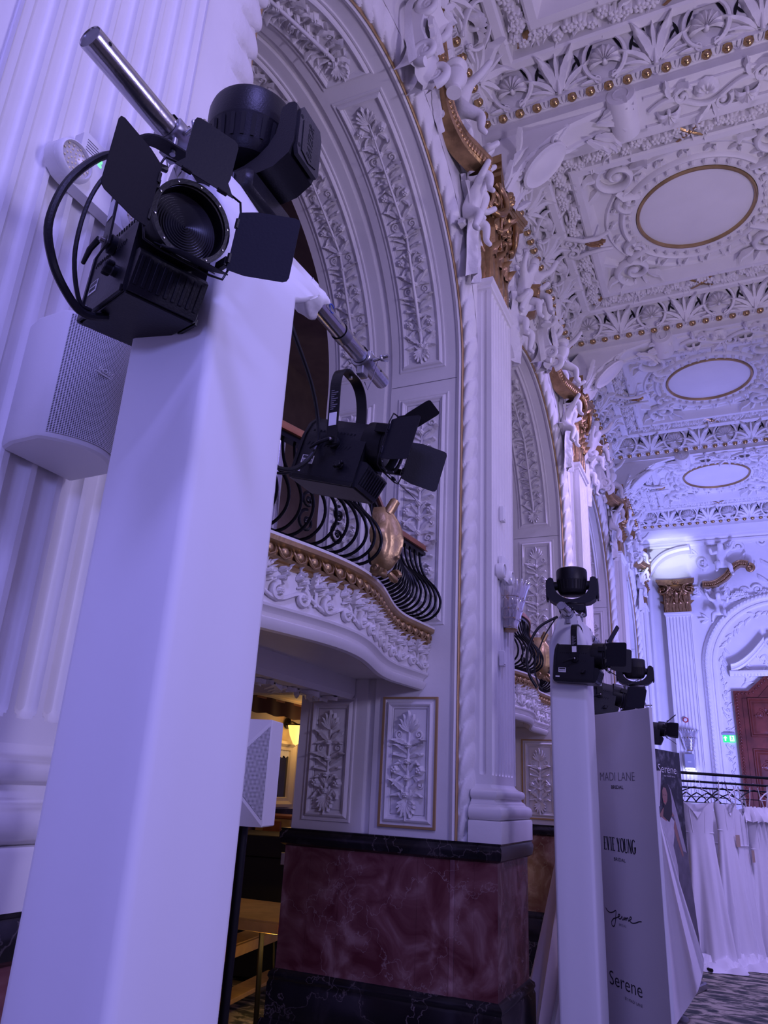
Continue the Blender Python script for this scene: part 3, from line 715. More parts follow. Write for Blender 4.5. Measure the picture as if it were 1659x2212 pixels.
        if ox < 1 or b > 1:
            for q in range(36):
                a = 2 * PI * q / 36; clink('ring_bead', ROS[0], T(ox, oy, zf) @ RZ(a) @ T(.625, 0, -.015) @ RX(PI) @ SC(.5, .5, 1.1))
            for q in range(44):
                a = 2 * PI * q / 44; clink('ring_leaf', LF[q % 2], T(ox, oy, zf) @ RZ(a) @ T(.735, 0, -.008) @ RX(PI) @ RZ(-PI / 2 + (.5 if q % 2 else -.5)) @ SC(1.15, 1.05, 1.8))
    # big scrolls in the field corners
    for (sx, sy) in ((-1, -1), (-1, 1), (1, -1), (1, 1)):
        if b == 0: continue
        sm = MB(); sg = -sx * sy
        sm.mb(spiral(.16, 1.5, .030, .014, 34, .02, sg, PI / 2 * sy, 8), T(0, 0, 0))
        sm.mb(spiral(.10, 1.3, .022, .010, 26, .02, -sg, -PI / 2 * sy, 7), T(sx * -.05, -sy * .27, 0))
        sm.tube([(0.02 * sx, sy * -.14, .02), (sx * -.02, sy * -.2, .03), (sx * -.13, sy * -.24, .02)], [.025, .028, .02], 7)
        for q in range(5): sm.mb(leaf(.13, .06, .05, 3, 8, tip=1), T(.1 * math.cos(q * .6 + .3) * sx, .1 * math.sin(q * .6 + .3) * sy, .015) @ RZ(math.atan2(sy * math.sin(q * .6 + .3), sx * math.cos(q * .6 + .3)) - PI / 2))
        sm.mb(leaf(.3, .09, .05, 5, 12, bend=.3 * sg), T(sx * .1, -sy * .05, .0) @ RZ(PI + sx * .6 if sy > 0 else sx * -.6))
        cpart('scroll_ornament', sm.map(lambda u, v, w_: (.17 + sx * .66 + u * 1.35, yc + sy * .72 + v * 1.35, ZF + .10 - w_ * 1.9)), 'plaster_relief', 60)
    # side clasp over the garland at mid length, gilded fan
    sm = MB()
    for sg in (-1, 1):
        sm.tube([(-.42, sg * .16, -.02), (-.30, sg * .15, .03), (-.2, sg * .10, .04), (-.05, sg * .09, .04), (.06, sg * .13, .02)], [.022, .026, .024, .024, .018], 8)
        sm.mb(spiral(.07, 1.4, .02, .01, 24, .02, sg, -sg * PI / 2), T(-.34, sg * .085, 0))
    cpart('side_clasp', sm.map(lambda u, v, w_: (x0 + .70 + u, yc + v, ZF - .03 - w_)), 'plaster_relief', 60)
    cpart('gilded_fan', fan(5, .2, .06, .05, -.35, .35).map(lambda u, v, w_: (x0 + .50 + v, yc + u, ZF - .02 - w_)), 'gold', 60)
# beams: running rinceau on the underside
def rinceau(L):
    m = MB(); n = int(L / .28)
    P = [(L * i / 60, .055 * math.sin(2 * PI * L * i / 60 / .56), .015) for i in range(61)]
    m.tube(P, .020, 6)
    for q in range(n):
        c = .14 + q * .28; sg = 1 if q % 2 == 0 else -1
        m.mb(shell(.095, .07, 7), T(c, sg * -.045, 0) @ RZ(0 if sg < 0 else PI)); m.mb(spiral(.07, 1.3, .020, .010, 22, .025, sg, PI * .2), T(c + .11, sg * .055, 0))
        for e in (-.6, .5): m.mb(leaf(.15, .065, .06, 4, 9, bend=.3, tip=1), T(c + .03, sg * .05, 0) @ RZ(e + (0 if sg > 0 else PI)))
    return m
RIN = rinceau(2.5).mesh('rinceau_relief', 'plaster_relief', 60)
for a, b in BEAMS[1:4]:
    clink('rinceau_relief', RIN, WC(-.12, a + .25, ZC - .072) @ SC(1, 1.25, 1))
    cpart('beam_fillet', MB().box(-.15, XR, a + .10, a + .125, ZC - .09, ZC - .06).box(-.15, XR, a + .385, b - .02, ZC - .095, ZC - .06), 'plaster', 0)
    pass
# curved brackets from the capitals up to the beams
def bracket(k, yc):
    g = empty('ceiling_bracket', (XW, yc, 6.1)); tag(g, 'white plaster scroll bracket with oval shield rising to the ceiling beam ' + ['', 'nearest the camera', 'second from the camera', 'third from the camera', 'in the far corner'][k], 'bracket', 'scroll brackets over the gilded capitals')
    I = T(-XW, -yc, -6.1)
    path = [(-1.24, 6.12), (-1.19, 6.22), (-1.12, 6.34), (-1.02, 6.45), (-.88, 6.55), (-.70, 6.62), (-.52, 6.66), (-.36, 6.69)]
    m = MB(); n = len(path)
    def fr(i):
        p = Vector(path[i]); t = (Vector(path[min(n - 1, i + 1)]) - Vector(path[max(0, i - 1)])).normalized(); nn = Vector((t.y, -t.x))
        return lambda a, b: (p.x + nn.x * b, yc + a, p.y + nn.y * b)
    F = [fr(i) for i in range(n)]
    m.sweep([(-.13, -.35), (-.13, 0), (-.11, .012), (-.085, .012), (-.075, -.01), (.075, -.01), (.085, .012), (.11, .012), (.13, 0), (.13, -.35)], F)
    m.build('rib', 'plaster', g, 40, I)
    pc = Vector((-1.0, 6.455)); t = Vector((.72, .6)).normalized(); nn = Vector((t.y, -t.x))
    M = basis((pc.x, yc, pc.y), (0, 1, 0), (t.x, 0, t.y), (nn.x, 0, nn.y)) 
    sh = MB(); sh.lathe([(.11, 0), (.12, .03), (.13, .045), (.12, .055), (.10, .045), (.08, .05), (.04, .06), (1e-4, .063)], 28, T(0, 0, .02) @ SC(1.15, 1.75, 1.3), cap=False); sh.build('shield', 'plaster', g, 50, I @ M)
    cu = MB()
    for sg in (-1, 1):
        cu.mb(spiral(.06, 1.3, .02, .01, 22, .03, sg, PI / 2), T(sg * .09, .19, 0)); cu.mb(spiral(.05, 1.2, .018, .01, 20, .03, -sg, -PI / 2), T(sg * .08, -.2, 0))
        cu.mb(leaf(.2, .07, .05, 4, 10, bend=.3 * -sg), T(sg * .12, -.12, .0)); cu.mb(leaf(.16, .07, .05, 4, 10), T(sg * .05, .17, .02) @ RZ(-sg * .5))
    cu.build('shield_scrolls', 'plaster_relief', g, 60, I @ M)
    vo = MB(); vo.lathe([(1e-4, .195), (.055, .195), (.058, .205), (.062, .205), (.065, .20), (.105, .20), (.112, .19), (.112, -.17), (1e-4, -.17)], 28, T(-.31, yc, 6.69) @ RX(PI / 2)); vo.build('volute', 'plaster', g, 40, I)
    lf = MB()
    for q in range(9):
        a = -1.0 + q * .28; lf.mb(leaf(.24, .09, .06, 4, 10, bend=random.uniform(-.3, .3), tip=1.4), basis((-.62 + .03 * q, yc + random.uniform(-.1, .1), 6.60 + .008 * q), (math.sin(a), math.cos(a), 0), (math.cos(a) * .9, -math.sin(a) * .9, .2), (.2, 0, -.98)))
    for q in range(8): lf.mb(leaf(.2, .08, .05, 4, 9, bend=random.uniform(-.4, .4)), basis((-1.26 + .02 * q, yc + .16 * (1 if q % 2 else -1), 6.12 + .05 * q), (0, 1, 0), (.4, 0, .9), (.9, 0, -.4)) @ RZ(random.uniform(-.8, .8)))
    lf.build('acanthus_leaves', 'plaster_relief', g, 60, I)
for k in range(1, 4): bracket(k, PIL[k][0] + .06)
for nm_, mb_ in CREST.items(): tag(cpart(nm_ + '_run', mb_, 'plaster_relief' if 'pierced' not in nm_ else 'hole_shade', 60), kind='stuff')
# ================================================================ arch crests: keystone, gilded swan necks, spandrel reliefs, putti
def catmull(P, n=6):
    P = [Vector(p) for p in P]; out = []
    for i in range(len(P) - 1):
        a, b, c, d = P[max(0, i - 1)], P[i], P[i + 1], P[min(len(P) - 1, i + 2)]
        for k in range(n):
            t = k / n; out.append(.5 * ((2 * b) + (c - a) * t + (2 * a - 5 * b + 4 * c - d) * t * t + (3 * b - a - 3 * c + d) * t ** 3))
    out.append(P[-1]); return out
def path_frames(P, side):
    """frames along a 3D path; side = direction used as first profile axis"""
    n = len(P); F = []
    for i in range(n):
        t = (P[min(n - 1, i + 1)] - P[max(0, i - 1)]).normalized(); s = Vector(side); s = (s - t * s.dot(t)).normalized(); u = t.cross(s)
        F.append(lambda a, b, p=P[i], s=s, u=u: tuple(p + s * a + u * b))
    return F
EGG = MB().lathe([(1e-4, .03), (.012, .027), (.019, .015), (.021, 0), (.017, -.02), (.008, -.032), (1e-4, -.035)], 10, cap=False).map(lambda x, y, z: (x, z, max(-.002, y * .9))).mesh('egg', 'gold', 80)
def putto(name, parent, M, flip=1, m='plaster_relief'):
    """small plaster child figure, seated, one arm raised: skinned skeleton"""
    J = {'pel': (0, 0, .06), 'bel': (.01, 0, .13), 'che': (.02, 0, .21), 'nec': (.03, 0, .265), 'hea': (.045, 0, .315), 'top': (.05, 0, .36),
         'shl': (.02, .06, .23), 'ell': (.07, .12, .20), 'hal': (.13, .13, .26), 'shr': (.02, -.06, .23), 'elr': (.05, -.13, .27), 'har': (.08, -.17, .36),
         'hil': (.02, .045, .05), 'knl': (.13, .06, .06), 'anl': (.16, .07, -.05), 'tol': (.20, .08, -.07), 'hir': (.02, -.045, .05), 'knr': (.12, -.09, .02), 'anr': (.12, -.11, -.10), 'tor': (.16, -.12, -.12)}
    E = ['pel-bel', 'bel-che', 'che-nec', 'nec-hea', 'hea-top', 'che-shl', 'shl-ell', 'ell-hal', 'che-shr', 'shr-elr', 'elr-har', 'pel-hil', 'hil-knl', 'knl-anl', 'anl-tol', 'pel-hir', 'hir-knr', 'knr-anr', 'anr-tor']
    Rr = {'pel': .055, 'bel': .055, 'che': .05, 'nec': .026, 'hea': .046, 'top': .03, 'shl': .03, 'shr': .03, 'ell': .024, 'elr': .024, 'hal': .018, 'har': .018, 'hil': .042, 'hir': .042, 'knl': .034, 'knr': .034, 'anl': .02, 'anr': .02, 'tol': .014, 'tor': .014}
    ks = list(J); me = bpy.data.meshes.new(name); me.from_pydata([(J[k][0], J[k][1] * flip, J[k][2]) for k in ks], [tuple(ks.index(q) for q in e.split('-')) for e in E], [])
    o = link(name, me); sk = o.modifiers.new('skin', 'SKIN'); sk.use_smooth_shade = True
    for i, k in enumerate(ks): me.skin_vertices[0].data[i].radius = (Rr[k], Rr[k]); me.skin_vertices[0].data[i].use_root = (k == 'pel')
    sb = o.modifiers.new('sub', 'SUBSURF'); sb.levels = 2; sb.render_levels = 2
    dg = bpy.context.evaluated_depsgraph_get(); me2 = bpy.data.meshes.new_from_object(o.evaluated_get(dg)); bpy.data.objects.remove(o)
    me2.name = name; me2.materials.clear(); me2.materials.append(MATS[m]); me2.shade_smooth(); return me2
PUT = putto('putto', None, None, 1); PUT2 = putto('putto', None, None, -1)
ORD = ['first', 'second', 'third', 'fourth']
def swan_neck(bay_c, sgn, g, I, dz=0.0):
    P = [(-1.235, 1.0, 5.72), (-1.285, .84, 5.715), (-1.335, .70, 5.73), (-1.37, .56, 5.80), (-1.385, .46, 5.92), (-1.39, .41, 6.06), (-1.39, .36, 6.20), (-1.39, .28, 6.32), (-1.39, .18, 6.38)]
    Q = catmull([(x, bay_c + sgn * y, z + dz) for x, y, z in P], 5)
    side = (1, 0, 0)
    m = MB().sweep([(-.07, -.06), (.045, -.06), (.06, -.045), (.05, -.03), (.05, .02), (.065, .035), (.075, .05), (.07, .065), (-.07, .065)] if sgn > 0 else [(-.07, .06), (.045, .06), (.06, .045), (.05, .03), (.05, -.02), (.065, -.035), (.075, -.05), (.07, -.065), (-.07, -.065)], path_frames(Q, side), closed=True)
    sn = m.build('swan_neck', 'gold', g, 40, I)
    n = len(Q); 
    for i in range(1, n - 3):
        t = (Q[i + 1] - Q[i - 1]).normalized(); s = Vector(side); s = (s - t * s.dot(t)).normalized(); u = t.cross(s)
        link('egg', EGG, g, I @ basis(Q[i] + s * .051, t if sgn > 0 else -t, -u if sgn < 0 else u, s) @ SC(1.2, 1.1, 1.3))
    e = Q[-1]; vo = spiral(.075, 1.4, .03, .014, 26, 0, -sgn, PI / 2 * 1, 8).build('volute', 'gold', g, 60, I @ basis((e.x + .02, e.y, e.z - .08), (0, 1, 0), (0, 0, 1), (1, 0, 0)))
for k, bay in enumerate(BAYS):
    Yc, R, zs = bay; za = zs + R
    g = empty('arch_crest', (XW, Yc, za)); tag(g, 'plaster keystone crest with gilded swan-neck mouldings and seated child figures over the %s balcony arch' % ORD[k], 'arch crest', 'crests over the balcony arches')
    I = T(-XW, -Yc, -za)
    for sg in (1, -1): swan_neck(Yc, sg, g, I, za - 5.655)
    # keystone console
    ks = MB(); P = catmull([(-1.36, Yc, za - .10), (-1.30, Yc, za - .05), (-1.27, Yc, za + .05), (-1.30, Yc, za + .18), (-1.27, Yc, za + .30), (-1.20, Yc, za + .38)], 5)
    ks.sweep([(-.10, -.12), (-.10, 0), (-.07, .015), (-.03, .0), (.03, .0), (.07, .015), (.10, 0), (.10, -.12)], [(lambda a, b, p=p: (p.x + b, p.y + a * (1 + .35 * (p.z - za)), p.z)) for p in P])
    ks.build('keystone', 'plaster', g, 40, I)
    for sg in (-1, 1):
        spiral(.085, 1.6, .030, .012, 30, 0, sg, -PI / 2, 8).build('keystone_scroll', 'plaster', g, 60, I @ basis((-1.27, Yc + sg * .085, za - .02), (1, 0, 0), (0, 0, 1), (0, -1, 0)))
        spiral(.075, 1.6, .028, .012, 30, 0, -sg, PI / 2, 8).build('keystone_scroll', 'plaster', g, 60, I @ basis((-1.26, Yc + sg * .10, za + .34), (1, 0, 0), (0, 0, 1), (0, -1, 0)))
        cf = MB(); cf.grid(lambda i, j: (XW + .05 + .05 * math.sin(PI * j / 6), Yc + sg * (.12 + .10 * math.sin(PI * i / 10)), za - .12 + .5 * i / 10 + .05 * (j / 6)), 11, 7); cf.build('curled_leaf', 'plaster_relief', g, 60, I)
    kl = MB(); kl.mb(fan(5, .26, .09, .04, math.radians(150), math.radians(210), 5), WL(-1.262, Yc, za + .34)); kl.mb(fan(5, .22, .08, .04, -1.2, 1.2), WL(-1.2, Yc, za + .40)); kl.build('keystone_leaves', 'plaster_relief', g, 60, I)
    # figures, urn, drapery and spandrel relief
    for sg in (1, -1):
        if k == 0 and sg == -1: continue
        link('putto', PUT if sg > 0 else PUT2, g, I @ T(-1.34, Yc + sg * .62, za + .20) @ RZ(sg * .9) @ RY(.15) @ SC(1.25))
        link('putto', PUT2 if sg > 0 else PUT, g, I @ T(-1.36, Yc + sg * .98, za - .06) @ RZ(sg * .3) @ RY(.3) @ SC(1.15))
        dr = MB()
        def cloth(i, j, sg=sg):
            t = i / 15; e = j / 18; wv = .022 * math.sin(e * 15 + t * 5) * (.5 + t) + .012 * math.sin(e * 31 + t * 9)
            return (XW + .02 + .085 * math.sin(PI * min(1, .12 + e * .8)) * (1 - .5 * t) + wv, Yc + sg * (.93 + .26 * e * (1 - .45 * t) + .16 * t), za - .05 - .70 * t + .02 * math.sin(e * 9))
        dr.grid(cloth, 16, 19); dr.build('drapery', 'plaster_relief', g, 80, I)
        link('putto', PUT if sg > 0 else PUT2, g, I @ T(-1.405, Yc + sg * 1.03, za - .34) @ RZ(sg * .2) @ RY(.3) @ SC(1.15))
        ur = MB().lathe([(.001, 0), (.05, 0), (.05, .02), (.022, .04), (.03, .06), (.07, .11), (.08, .16), (.055, .19), (.05, .24), (.075, .26), (.075, .275), (.05, .28), (.001, .28)], 20, T(-1.25, Yc + sg * .36, za + .12) @ RX(sg * -.15)); ur.build('urn', 'plaster', g, 50, I)
        sr = MB(); rnd = random.Random(40 + k)
        for q in range(70):
            y = rnd.uniform(.15, 1.5); zz = za + rnd.uniform(-.45 if y > .9 else .12, .9)
            if (y * y + (zz - zs) ** 2) ** .5 < R + .12 or y > R + .06: continue
            ty = q % 4
            o = leaf(rnd.uniform(.16, .3), .09, .05, 4, 9, bend=rnd.uniform(-.5, .5)) if ty < 2 else (rosette(rnd.uniform(.035, .06), .05, 5) if ty == 2 else spiral(rnd.uniform(.06, .11), 1.4, .02, .01, 24, .02, rnd.choice((-1, 1)), rnd.random() * 6))
            sr.mb(o, WL(XW + .004, Yc + sg * y, zz) @ RZ(rnd.random() * 6.28))
        sr.build('spandrel_relief', 'plaster_relief', g, 60, I)
    # horizontal cornice strip with leaf ornament next to the keystone
    MB().sweep([(0, 0), (.05, 0), (.06, .02), (.045, .03), (.045, .07), (.075, .09), (.08, .11), (0, .12)], [(lambda a, b, y=y: (XW + a, y, za + .42 + b)) for y in (Yc - .5, Yc + .5)], closed=True).build('crest_cornice', 'plaster', g, 30, I)
# ================================================================ end wall
we = empty('wall_end', (0, YEND, 0)); tag(we, 'white ornate end wall with pilaster, arched doorway and plaster reliefs', 'wall', kind='structure')
EI = T(0, -YEND, 0)
def epart(name, mb, m, smooth=40): return mb.build(name, m, we, smooth, EI)
YE = YEND
epart('wall_face', MB().box(-2.6, XR + 1, YE, YE + .2, 0, 7.4), 'plaster', 0)
# door surround: arch centre x, spring, radius
DX, DZ, DR = 1.02, 4.02, 1.42
def door_sweep(r_in, prof, ds=40, zbot=1.3):
    F = [lambda a, b: (DX - r_in - a, YE - b, zbot)]
    for i in range(ds + 1):
        an = PI - PI * i / ds; F.append(lambda a, b, an=an: (DX + (r_in + a) * math.cos(an), YE - b, DZ + (r_in + a) * math.sin(an)))
    F.append(lambda a, b: (DX + r_in + a, YE - b, zbot)); return MB().sweep(prof, F)
epart('arch_moulding', door_sweep(1.20, [(0, 0), (0, .03), (.03, .05), (.06, .05), (.07, .03), (.10, .03), (.11, .08), (.14, .10), (.19, .10), (.22, .06), (.24, .05), (.26, 0)]), 'plaster', 40)
# rope units on that moulding
rm = MB()
for i in range(60):
    an = PI - PI * i / 59; rm.mb(leaf(.09, .035, .03, 1, 6), basis((DX + 1.365 * math.cos(an), YE - .095, DZ + 1.365 * math.sin(an)), (-math.sin(an) , 0, math.cos(an)), (math.cos(an), 0, math.sin(an)), (0, -1, 0)) @ RZ(.8) @ T(0, -.045, 0))
z = 1.35
while z < DZ:
    for sg in (-1, 1): rm.mb(leaf(.09, .035, .03, 1, 6), WJ(DX + sg * 1.365, YE - .095, z) @ RZ(.8 * -sg) @ T(0, -.045, 0))
    z += .075
epart('rope_leaves', rm, 'plaster_relief', 60)
# leafy strip between moulding and door
ls = MB(); rnd = random.Random(5)
z = 1.3
while z < DZ:
    for sg in (-1, 1):
        ls.mb(leaf(.13, .07, .03, 4, 8, bend=rnd.uniform(-.4, .4)), WJ(DX + sg * 1.09, YE, z) @ RZ(rnd.uniform(-1.2, 1.2))); ls.mb(spiral(.04, 1.2, .012, .007, 16, .01, rnd.choice((-1, 1)), rnd.random() * 6), WJ(DX + sg * (1.09 + rnd.uniform(-.03, .03)), YE, z + .06))
    z += .11
for i in range(44):
    an = PI * i / 43; ls.mb(leaf(.13, .07, .03, 4, 8, bend=rnd.uniform(-.4, .4)), WJ(DX + 1.09 * math.cos(an), YE, DZ + 1.09 * math.sin(an)) @ RZ(an + rnd.uniform(-1, 1)))
epart('leaf_strip', ls, 'plaster_relief', 60)
# broken segmental pediment over the door
pm = MB()
F = []
for i in range(13):
    t = i / 12; F.append(lambda a, b, t=t: (DX - .95 + .62 * t + 0 * a, YE - b - .02, 4.0 + .50 * t ** 1.6 + a))
pm.sweep([(-.07, 0), (-.07, .10), (-.03, .12), (.0, .10), (.02, .16), (.06, .18), (.08, .16), (.08, 0)], F)
pm.sweep([(-.07, 0), (-.07, .08), (-.02, .10), (.0, .13), (.03, .13), (.03, 0)], [(lambda a, b, x=x: (x, YE - b - .02, 3.92 + a)) for x in (DX - .98, DX + .98)], closed=True)
epart('door_pediment', pm, 'plaster', 40)
epart('pediment_scroll', MB().mb(spiral(.13, 1.6, .04, .02, 32, .08, -1, PI / 2, 8), WJ(DX - .24, YE - .02, 4.48)), 'plaster', 60)
pr = MB(); rnd = random.Random(9)
for i in range(26): x = rnd.uniform(-.8, .1); zz = 4.02 + rnd.random() * .45 * ((x + .95) / 1.0) ; pr.mb(leaf(.12, .06, .03, 3, 8, bend=.3), WJ(DX + x, YE, zz) @ RZ(rnd.random() * 6.3))
for i in range(5): pr.mb(leaf(.22, .1, .04, 4, 9, bend=.3), WJ(DX - .80 + .05 * i, YE, 3.66 + .02 * i) @ RZ(-.9 + .45 * i))
dt = MB(); x = DX - .9
while x < DX + .9: dt.box(x, x + .03, YE - .12, YE - .02, 3.855, 3.90); x += .055
epart('door_relief', pr, 'plaster_relief', 60); epart('dentils', dt, 'plaster', 0)
# big reliefs above and beside the arch
br = MB(); rnd = random.Random(14)
for i in range(70):
    x = rnd.uniform(-.42, 1.6); z = rnd.uniform(3.6, 6.5); d = math.hypot(x - DX, z - DZ)
    if d < 1.5 and z > 3: continue
    if x < -.3 and z > 5.9: pass
    ty = i % 3
    o = spiral(rnd.uniform(.08, .17), 1.5, .032, .014, 28, .02, rnd.choice((-1, 1)), rnd.random() * 6, 7) if ty == 0 else (leaf(rnd.uniform(.2, .4), .12, .06, 4, 10, bend=rnd.uniform(-.5, .5)) if ty == 1 else fan(3, .18, .08, .05, -.6, .6))
    br.mb(o, WJ(x, YE, z) @ RZ(rnd.random() * 6.28))
for i in range(9): br.mb(rosette(.07, .07, 6), WJ(.25 + .08 * i, YE, 5.42 + .05 * math.sin(i * 1.1)))
epart('wall_relief', br, 'plaster_relief', 60)
# gilded swan neck on the end wall
P = catmull([(-.28, YE - .09, 5.66), (-.10, YE - .09, 5.66), (.05, YE - .09, 5.72), (.18, YE - .09, 5.82), (.30, YE - .09, 5.97), (.44, YE - .09, 6.05), (.58, YE - .09, 6.02)], 5)
gn_ = empty('gilded_swan_neck', (0, YE - .05, 5.8)); tag(gn_, 'gilded swan-neck scroll moulding on the end wall above the wooden door', 'moulding')
GI = T(0, -(YE - .05), -5.8)
MB().sweep([(-.08, -.06), (.05, -.06), (.07, -.04), (.05, -.02), (.05, .03), (.08, .05), (.08, .07), (-.08, .07)], path_frames(P, (0, -1, 0)), closed=True).build('moulding_band', 'gold', gn_, 40, GI)
spiral(.085, 1.5, .034, .015, 30, 0, -1, PI / 2, 8).build('scroll_end', 'gold', gn_, 60, GI @ WJ(.60, YE - .14, 5.93))
for i in range(2, len(P) - 2, 1): link('egg', EGG, gn_, GI @ WJ(P[i].x, P[i].y - .055, P[i].z) @ SC(1.1))
fg = link('putto', PUT2, we, EI @ WJ(.12, YE - .1, 5.95) @ RX(-PI / 2) @ RZ(-PI / 2) @ SC(1.5)); link('putto', PUT, we, EI @ T(-.02, YE - .12, 5.0) @ RZ(-PI / 2) @ SC(1.3))
# bright arched hood in the corner above the end pilaster
hp = catmull([(-1.30, YE - .16, 5.85), (-1.15, YE - .17, 6.1), (-.95, YE - .18, 6.27), (-.7, YE - .18, 6.36), (-.45, YE - .18, 6.39)], 5)
epart('arched_hood', MB().sweep([(-.12, -.03), (.12, -.05), (.14, .0), (.12, .05), (-.12, .05)], path_frames(hp, (0, -1, 0)), closed=True), 'plaster', 40)
# end wall cornice: beads and shells
bx_ = XW + .05
epart('end_cornice', MB().sweep([(0, 0), (.05, 0), (.06, .03), (.10, .05), (.10, .09), (.07, .10), (.12, .14), (.12, .2), (0, .2)], [(lambda a, b, x=x: (x, YE - a, 6.49 + b)) for x in (XW, XR)], closed=True), 'plaster', 30)
# end pilaster
def end_pilaster(xc):
    p = empty('pilaster', (xc, YE - .14, 0)); tag(p, 'white fluted pilaster with lit gilded capital on the end wall beside the door', 'pilaster'); I = T(-xc, -(YE - .14), 0)
    sh = MB(); fluted(sh, .46, DADO + .31, 5.08, 7, .02, .02, WJ(xc, YE - .14, 0), res=5)
    for sg in (-1, 1): fluted(sh, .16, DADO + .31, 5.08, 1, .03, .015, basis((xc + sg * .23, YE - .07, 0), (0, sg, 0), (0, 0, 1), (sg, 0, 0)), res=5)
    sh.build('shaft', 'plaster', p, 40, I)
    fr = [(lambda a, b, q=q: (q[0] + q[2] * a, q[1] - q[3] * a, b)) for q in ((xc + .23, YE, 1, 0), (xc + .23, YE - .14, 1, 1), (xc - .23, YE - .14, -1, 1), (xc - .23, YE, -1, 0))]
    MB().sweep(base_prof(DADO), fr).build('base', 'plaster', p, 40, I); MB().sweep(neck_prof(5.08), fr).build('necking', 'plaster', p, 40, I)
    cp = empty('capital', parent=p); cp.matrix_basis = I @ WJ(xc, YE - .145, 5.11) @ SC(.95, .62, 1)
    for nm, me in CAP.items(): link(nm, me, cp)
end_pilaster(-.78)
epart('end_dado', MB().box(-2.6, DX - 1.2, YE - .12, YE, 0, DADO), 'red_marble', 0)
epart('end_dado_cap', MB().box(-2.6, DX - 1.18, YE - .15, YE, DADO - .1, DADO), 'black_marble', 0)
# vertical roll moulding in the corner strip and on the pilaster flank
epart('corner_strip', MB().sweep([(-1.41, 0), (-1.36, .04), (-1.30, .05), (-1.27, .03), (-1.27, 0)], [(lambda a, b, z=z: (a, YE - b, z)) for z in (DADO, 6.4)]), 'plaster', 40)
# ---- wooden door
dr = empty('door_1', (DX, YE, 0)); tag(dr, 'tall carved mahogany door with shaped top and raised panels', 'door', kind='structure'); DI = T(-DX, -YE, 0)
def door_outline(ins, zt):
    L = DX - .96 + ins; P = [(L, 0.0), (L, zt - ins)]
    P += [(L + .26, zt - ins)]
    for i in range(1, 13): t = i / 12; P.append((L + .26 + (DX - L - .26) * t, zt - ins + .42 * math.sin(t * PI / 2)))
    return P + [(2 * DX - x, z) for x, z in P[::-1]]
def plate(P, y0, y1): return MB().prism(P, 0, 1).map(lambda x, z, k: (x, y0 + (y1 - y0) * k, z))
plate(door_outline(0, 3.58), YE - .10, YE).build('door_frame', 'wood_red', dr, 20, DI)
plate(door_outline(.14, 3.58), YE - .115, YE - .05).build('door_leaf', 'wood_red', dr, 20, DI)
bd = MB(); Q = door_outline(.05, 3.58)
for i in range(len(Q) - 1):
    a, b = Vector(Q[i]), Vector(Q[i + 1]); n = max(1, int((b - a).length / .055))
    for q in range(n): p = a.lerp(b, (q + .5) / n); dome(bd, .024, .022, 7, WJ(p.x, YE - .10, p.y))
bd.build('beaded_edge', 'wood_red', dr, 80, DI)
for (x0, x1, z0, z1) in ((DX - .74, DX - .06, 2.75, 3.45), (DX - .74, DX - .06, 1.35, 2.55), (DX - .74, DX - .06, .25, 1.2), (DX + .06, DX + .74, 2.75, 3.45), (DX + .06, DX + .74, 1.35, 2.55), (DX + .06, DX + .74, .25, 1.2)):
    fr = ring_frame(x0, x1, z0, z1, [(0, 0), (.01, .03), (.03, .03), (.05, .0), (.055, -.005), (.10, .012), (.11, .012)]); fr.add([(x0 + .11, z0 + .11, .012), (x1 - .11, z0 + .11, .012), (x1 - .11, z1 - .11, .012), (x0 + .11, z1 - .11, .012)], [(0, 1, 2, 3)])
    pn = fr.build('door_panel', 'wood_red', dr, 30, DI @ WJ(0, YE - .115, 0))
    if z0 > 1.3:
        cv = MB(); c = ((x0 + x1) / 2, z1 - .28)
        for sg in (-1, 1):
            cv.mb(spiral(.09, 1.4, .022, .01, 26, .02, sg, PI / 2), T(c[0] + sg * .15, c[1] - .02, 0)); cv.mb(leaf(.2, .08, .04, 4, 9, bend=.3 * sg), T(c[0] + sg * .05, c[1] - .1, 0) @ RZ(-sg * 1.0)); cv.mb(leaf(.16, .07, .04, 4, 9), T(c[0], c[1] - .05, 0) @ RZ(-sg * .4))
        cv.mb(rosette(.06, .05, 6), T(c[0], c[1], .01)); cv.build('door_carving', 'wood_red', dr, 60, DI @ WJ(0, YE - .103, 0))
# ================================================================ aisle behind the arches
wa = empty('wall_aisle', (-4.45, 8, 0)); tag(wa, 'cream back wall of the side aisle with black dado', 'wall', kind='structure'); AI = T(4.45, -8, 0)
def apart(name, mb, m, smooth=30): return mb.build(name, m, wa, smooth, AI)
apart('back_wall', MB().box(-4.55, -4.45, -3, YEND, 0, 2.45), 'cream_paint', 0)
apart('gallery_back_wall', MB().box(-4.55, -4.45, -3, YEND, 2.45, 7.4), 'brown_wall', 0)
apart('aisle_end_wall', MB().box(-5.0, -2.5, YEND - .1, YEND, 0, 7), 'cream_paint', 0)
apart('dado_cap', MB().box(-4.45, -4.41, -3, YEND, 1.2, 1.29), 'black_marble', 0)
apart('dado_face', MB().box(-4.45, -4.43, -3, YEND, 0, 1.2), 'red_marble', 0)
apart('gallery_floor', MB().box(-4.5, -1.85, -3, YEND, 2.38, 2.44).box(-2.62, -2.55, -3, YEND, 2.2, 2.4), 'plaster', 0)
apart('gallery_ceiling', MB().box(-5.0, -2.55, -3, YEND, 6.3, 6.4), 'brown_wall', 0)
apart('aisle_cornice', MB().sweep([(0, 0), (.04, 0), (.06, .03), (.12, .05), (.14, .10), (.14, .13), (0, .13)], [(lambda a, b, y=y: (-4.45 + a, y, 2.25 + b)) for y in (-3, YEND)], closed=True), 'plaster', 30)
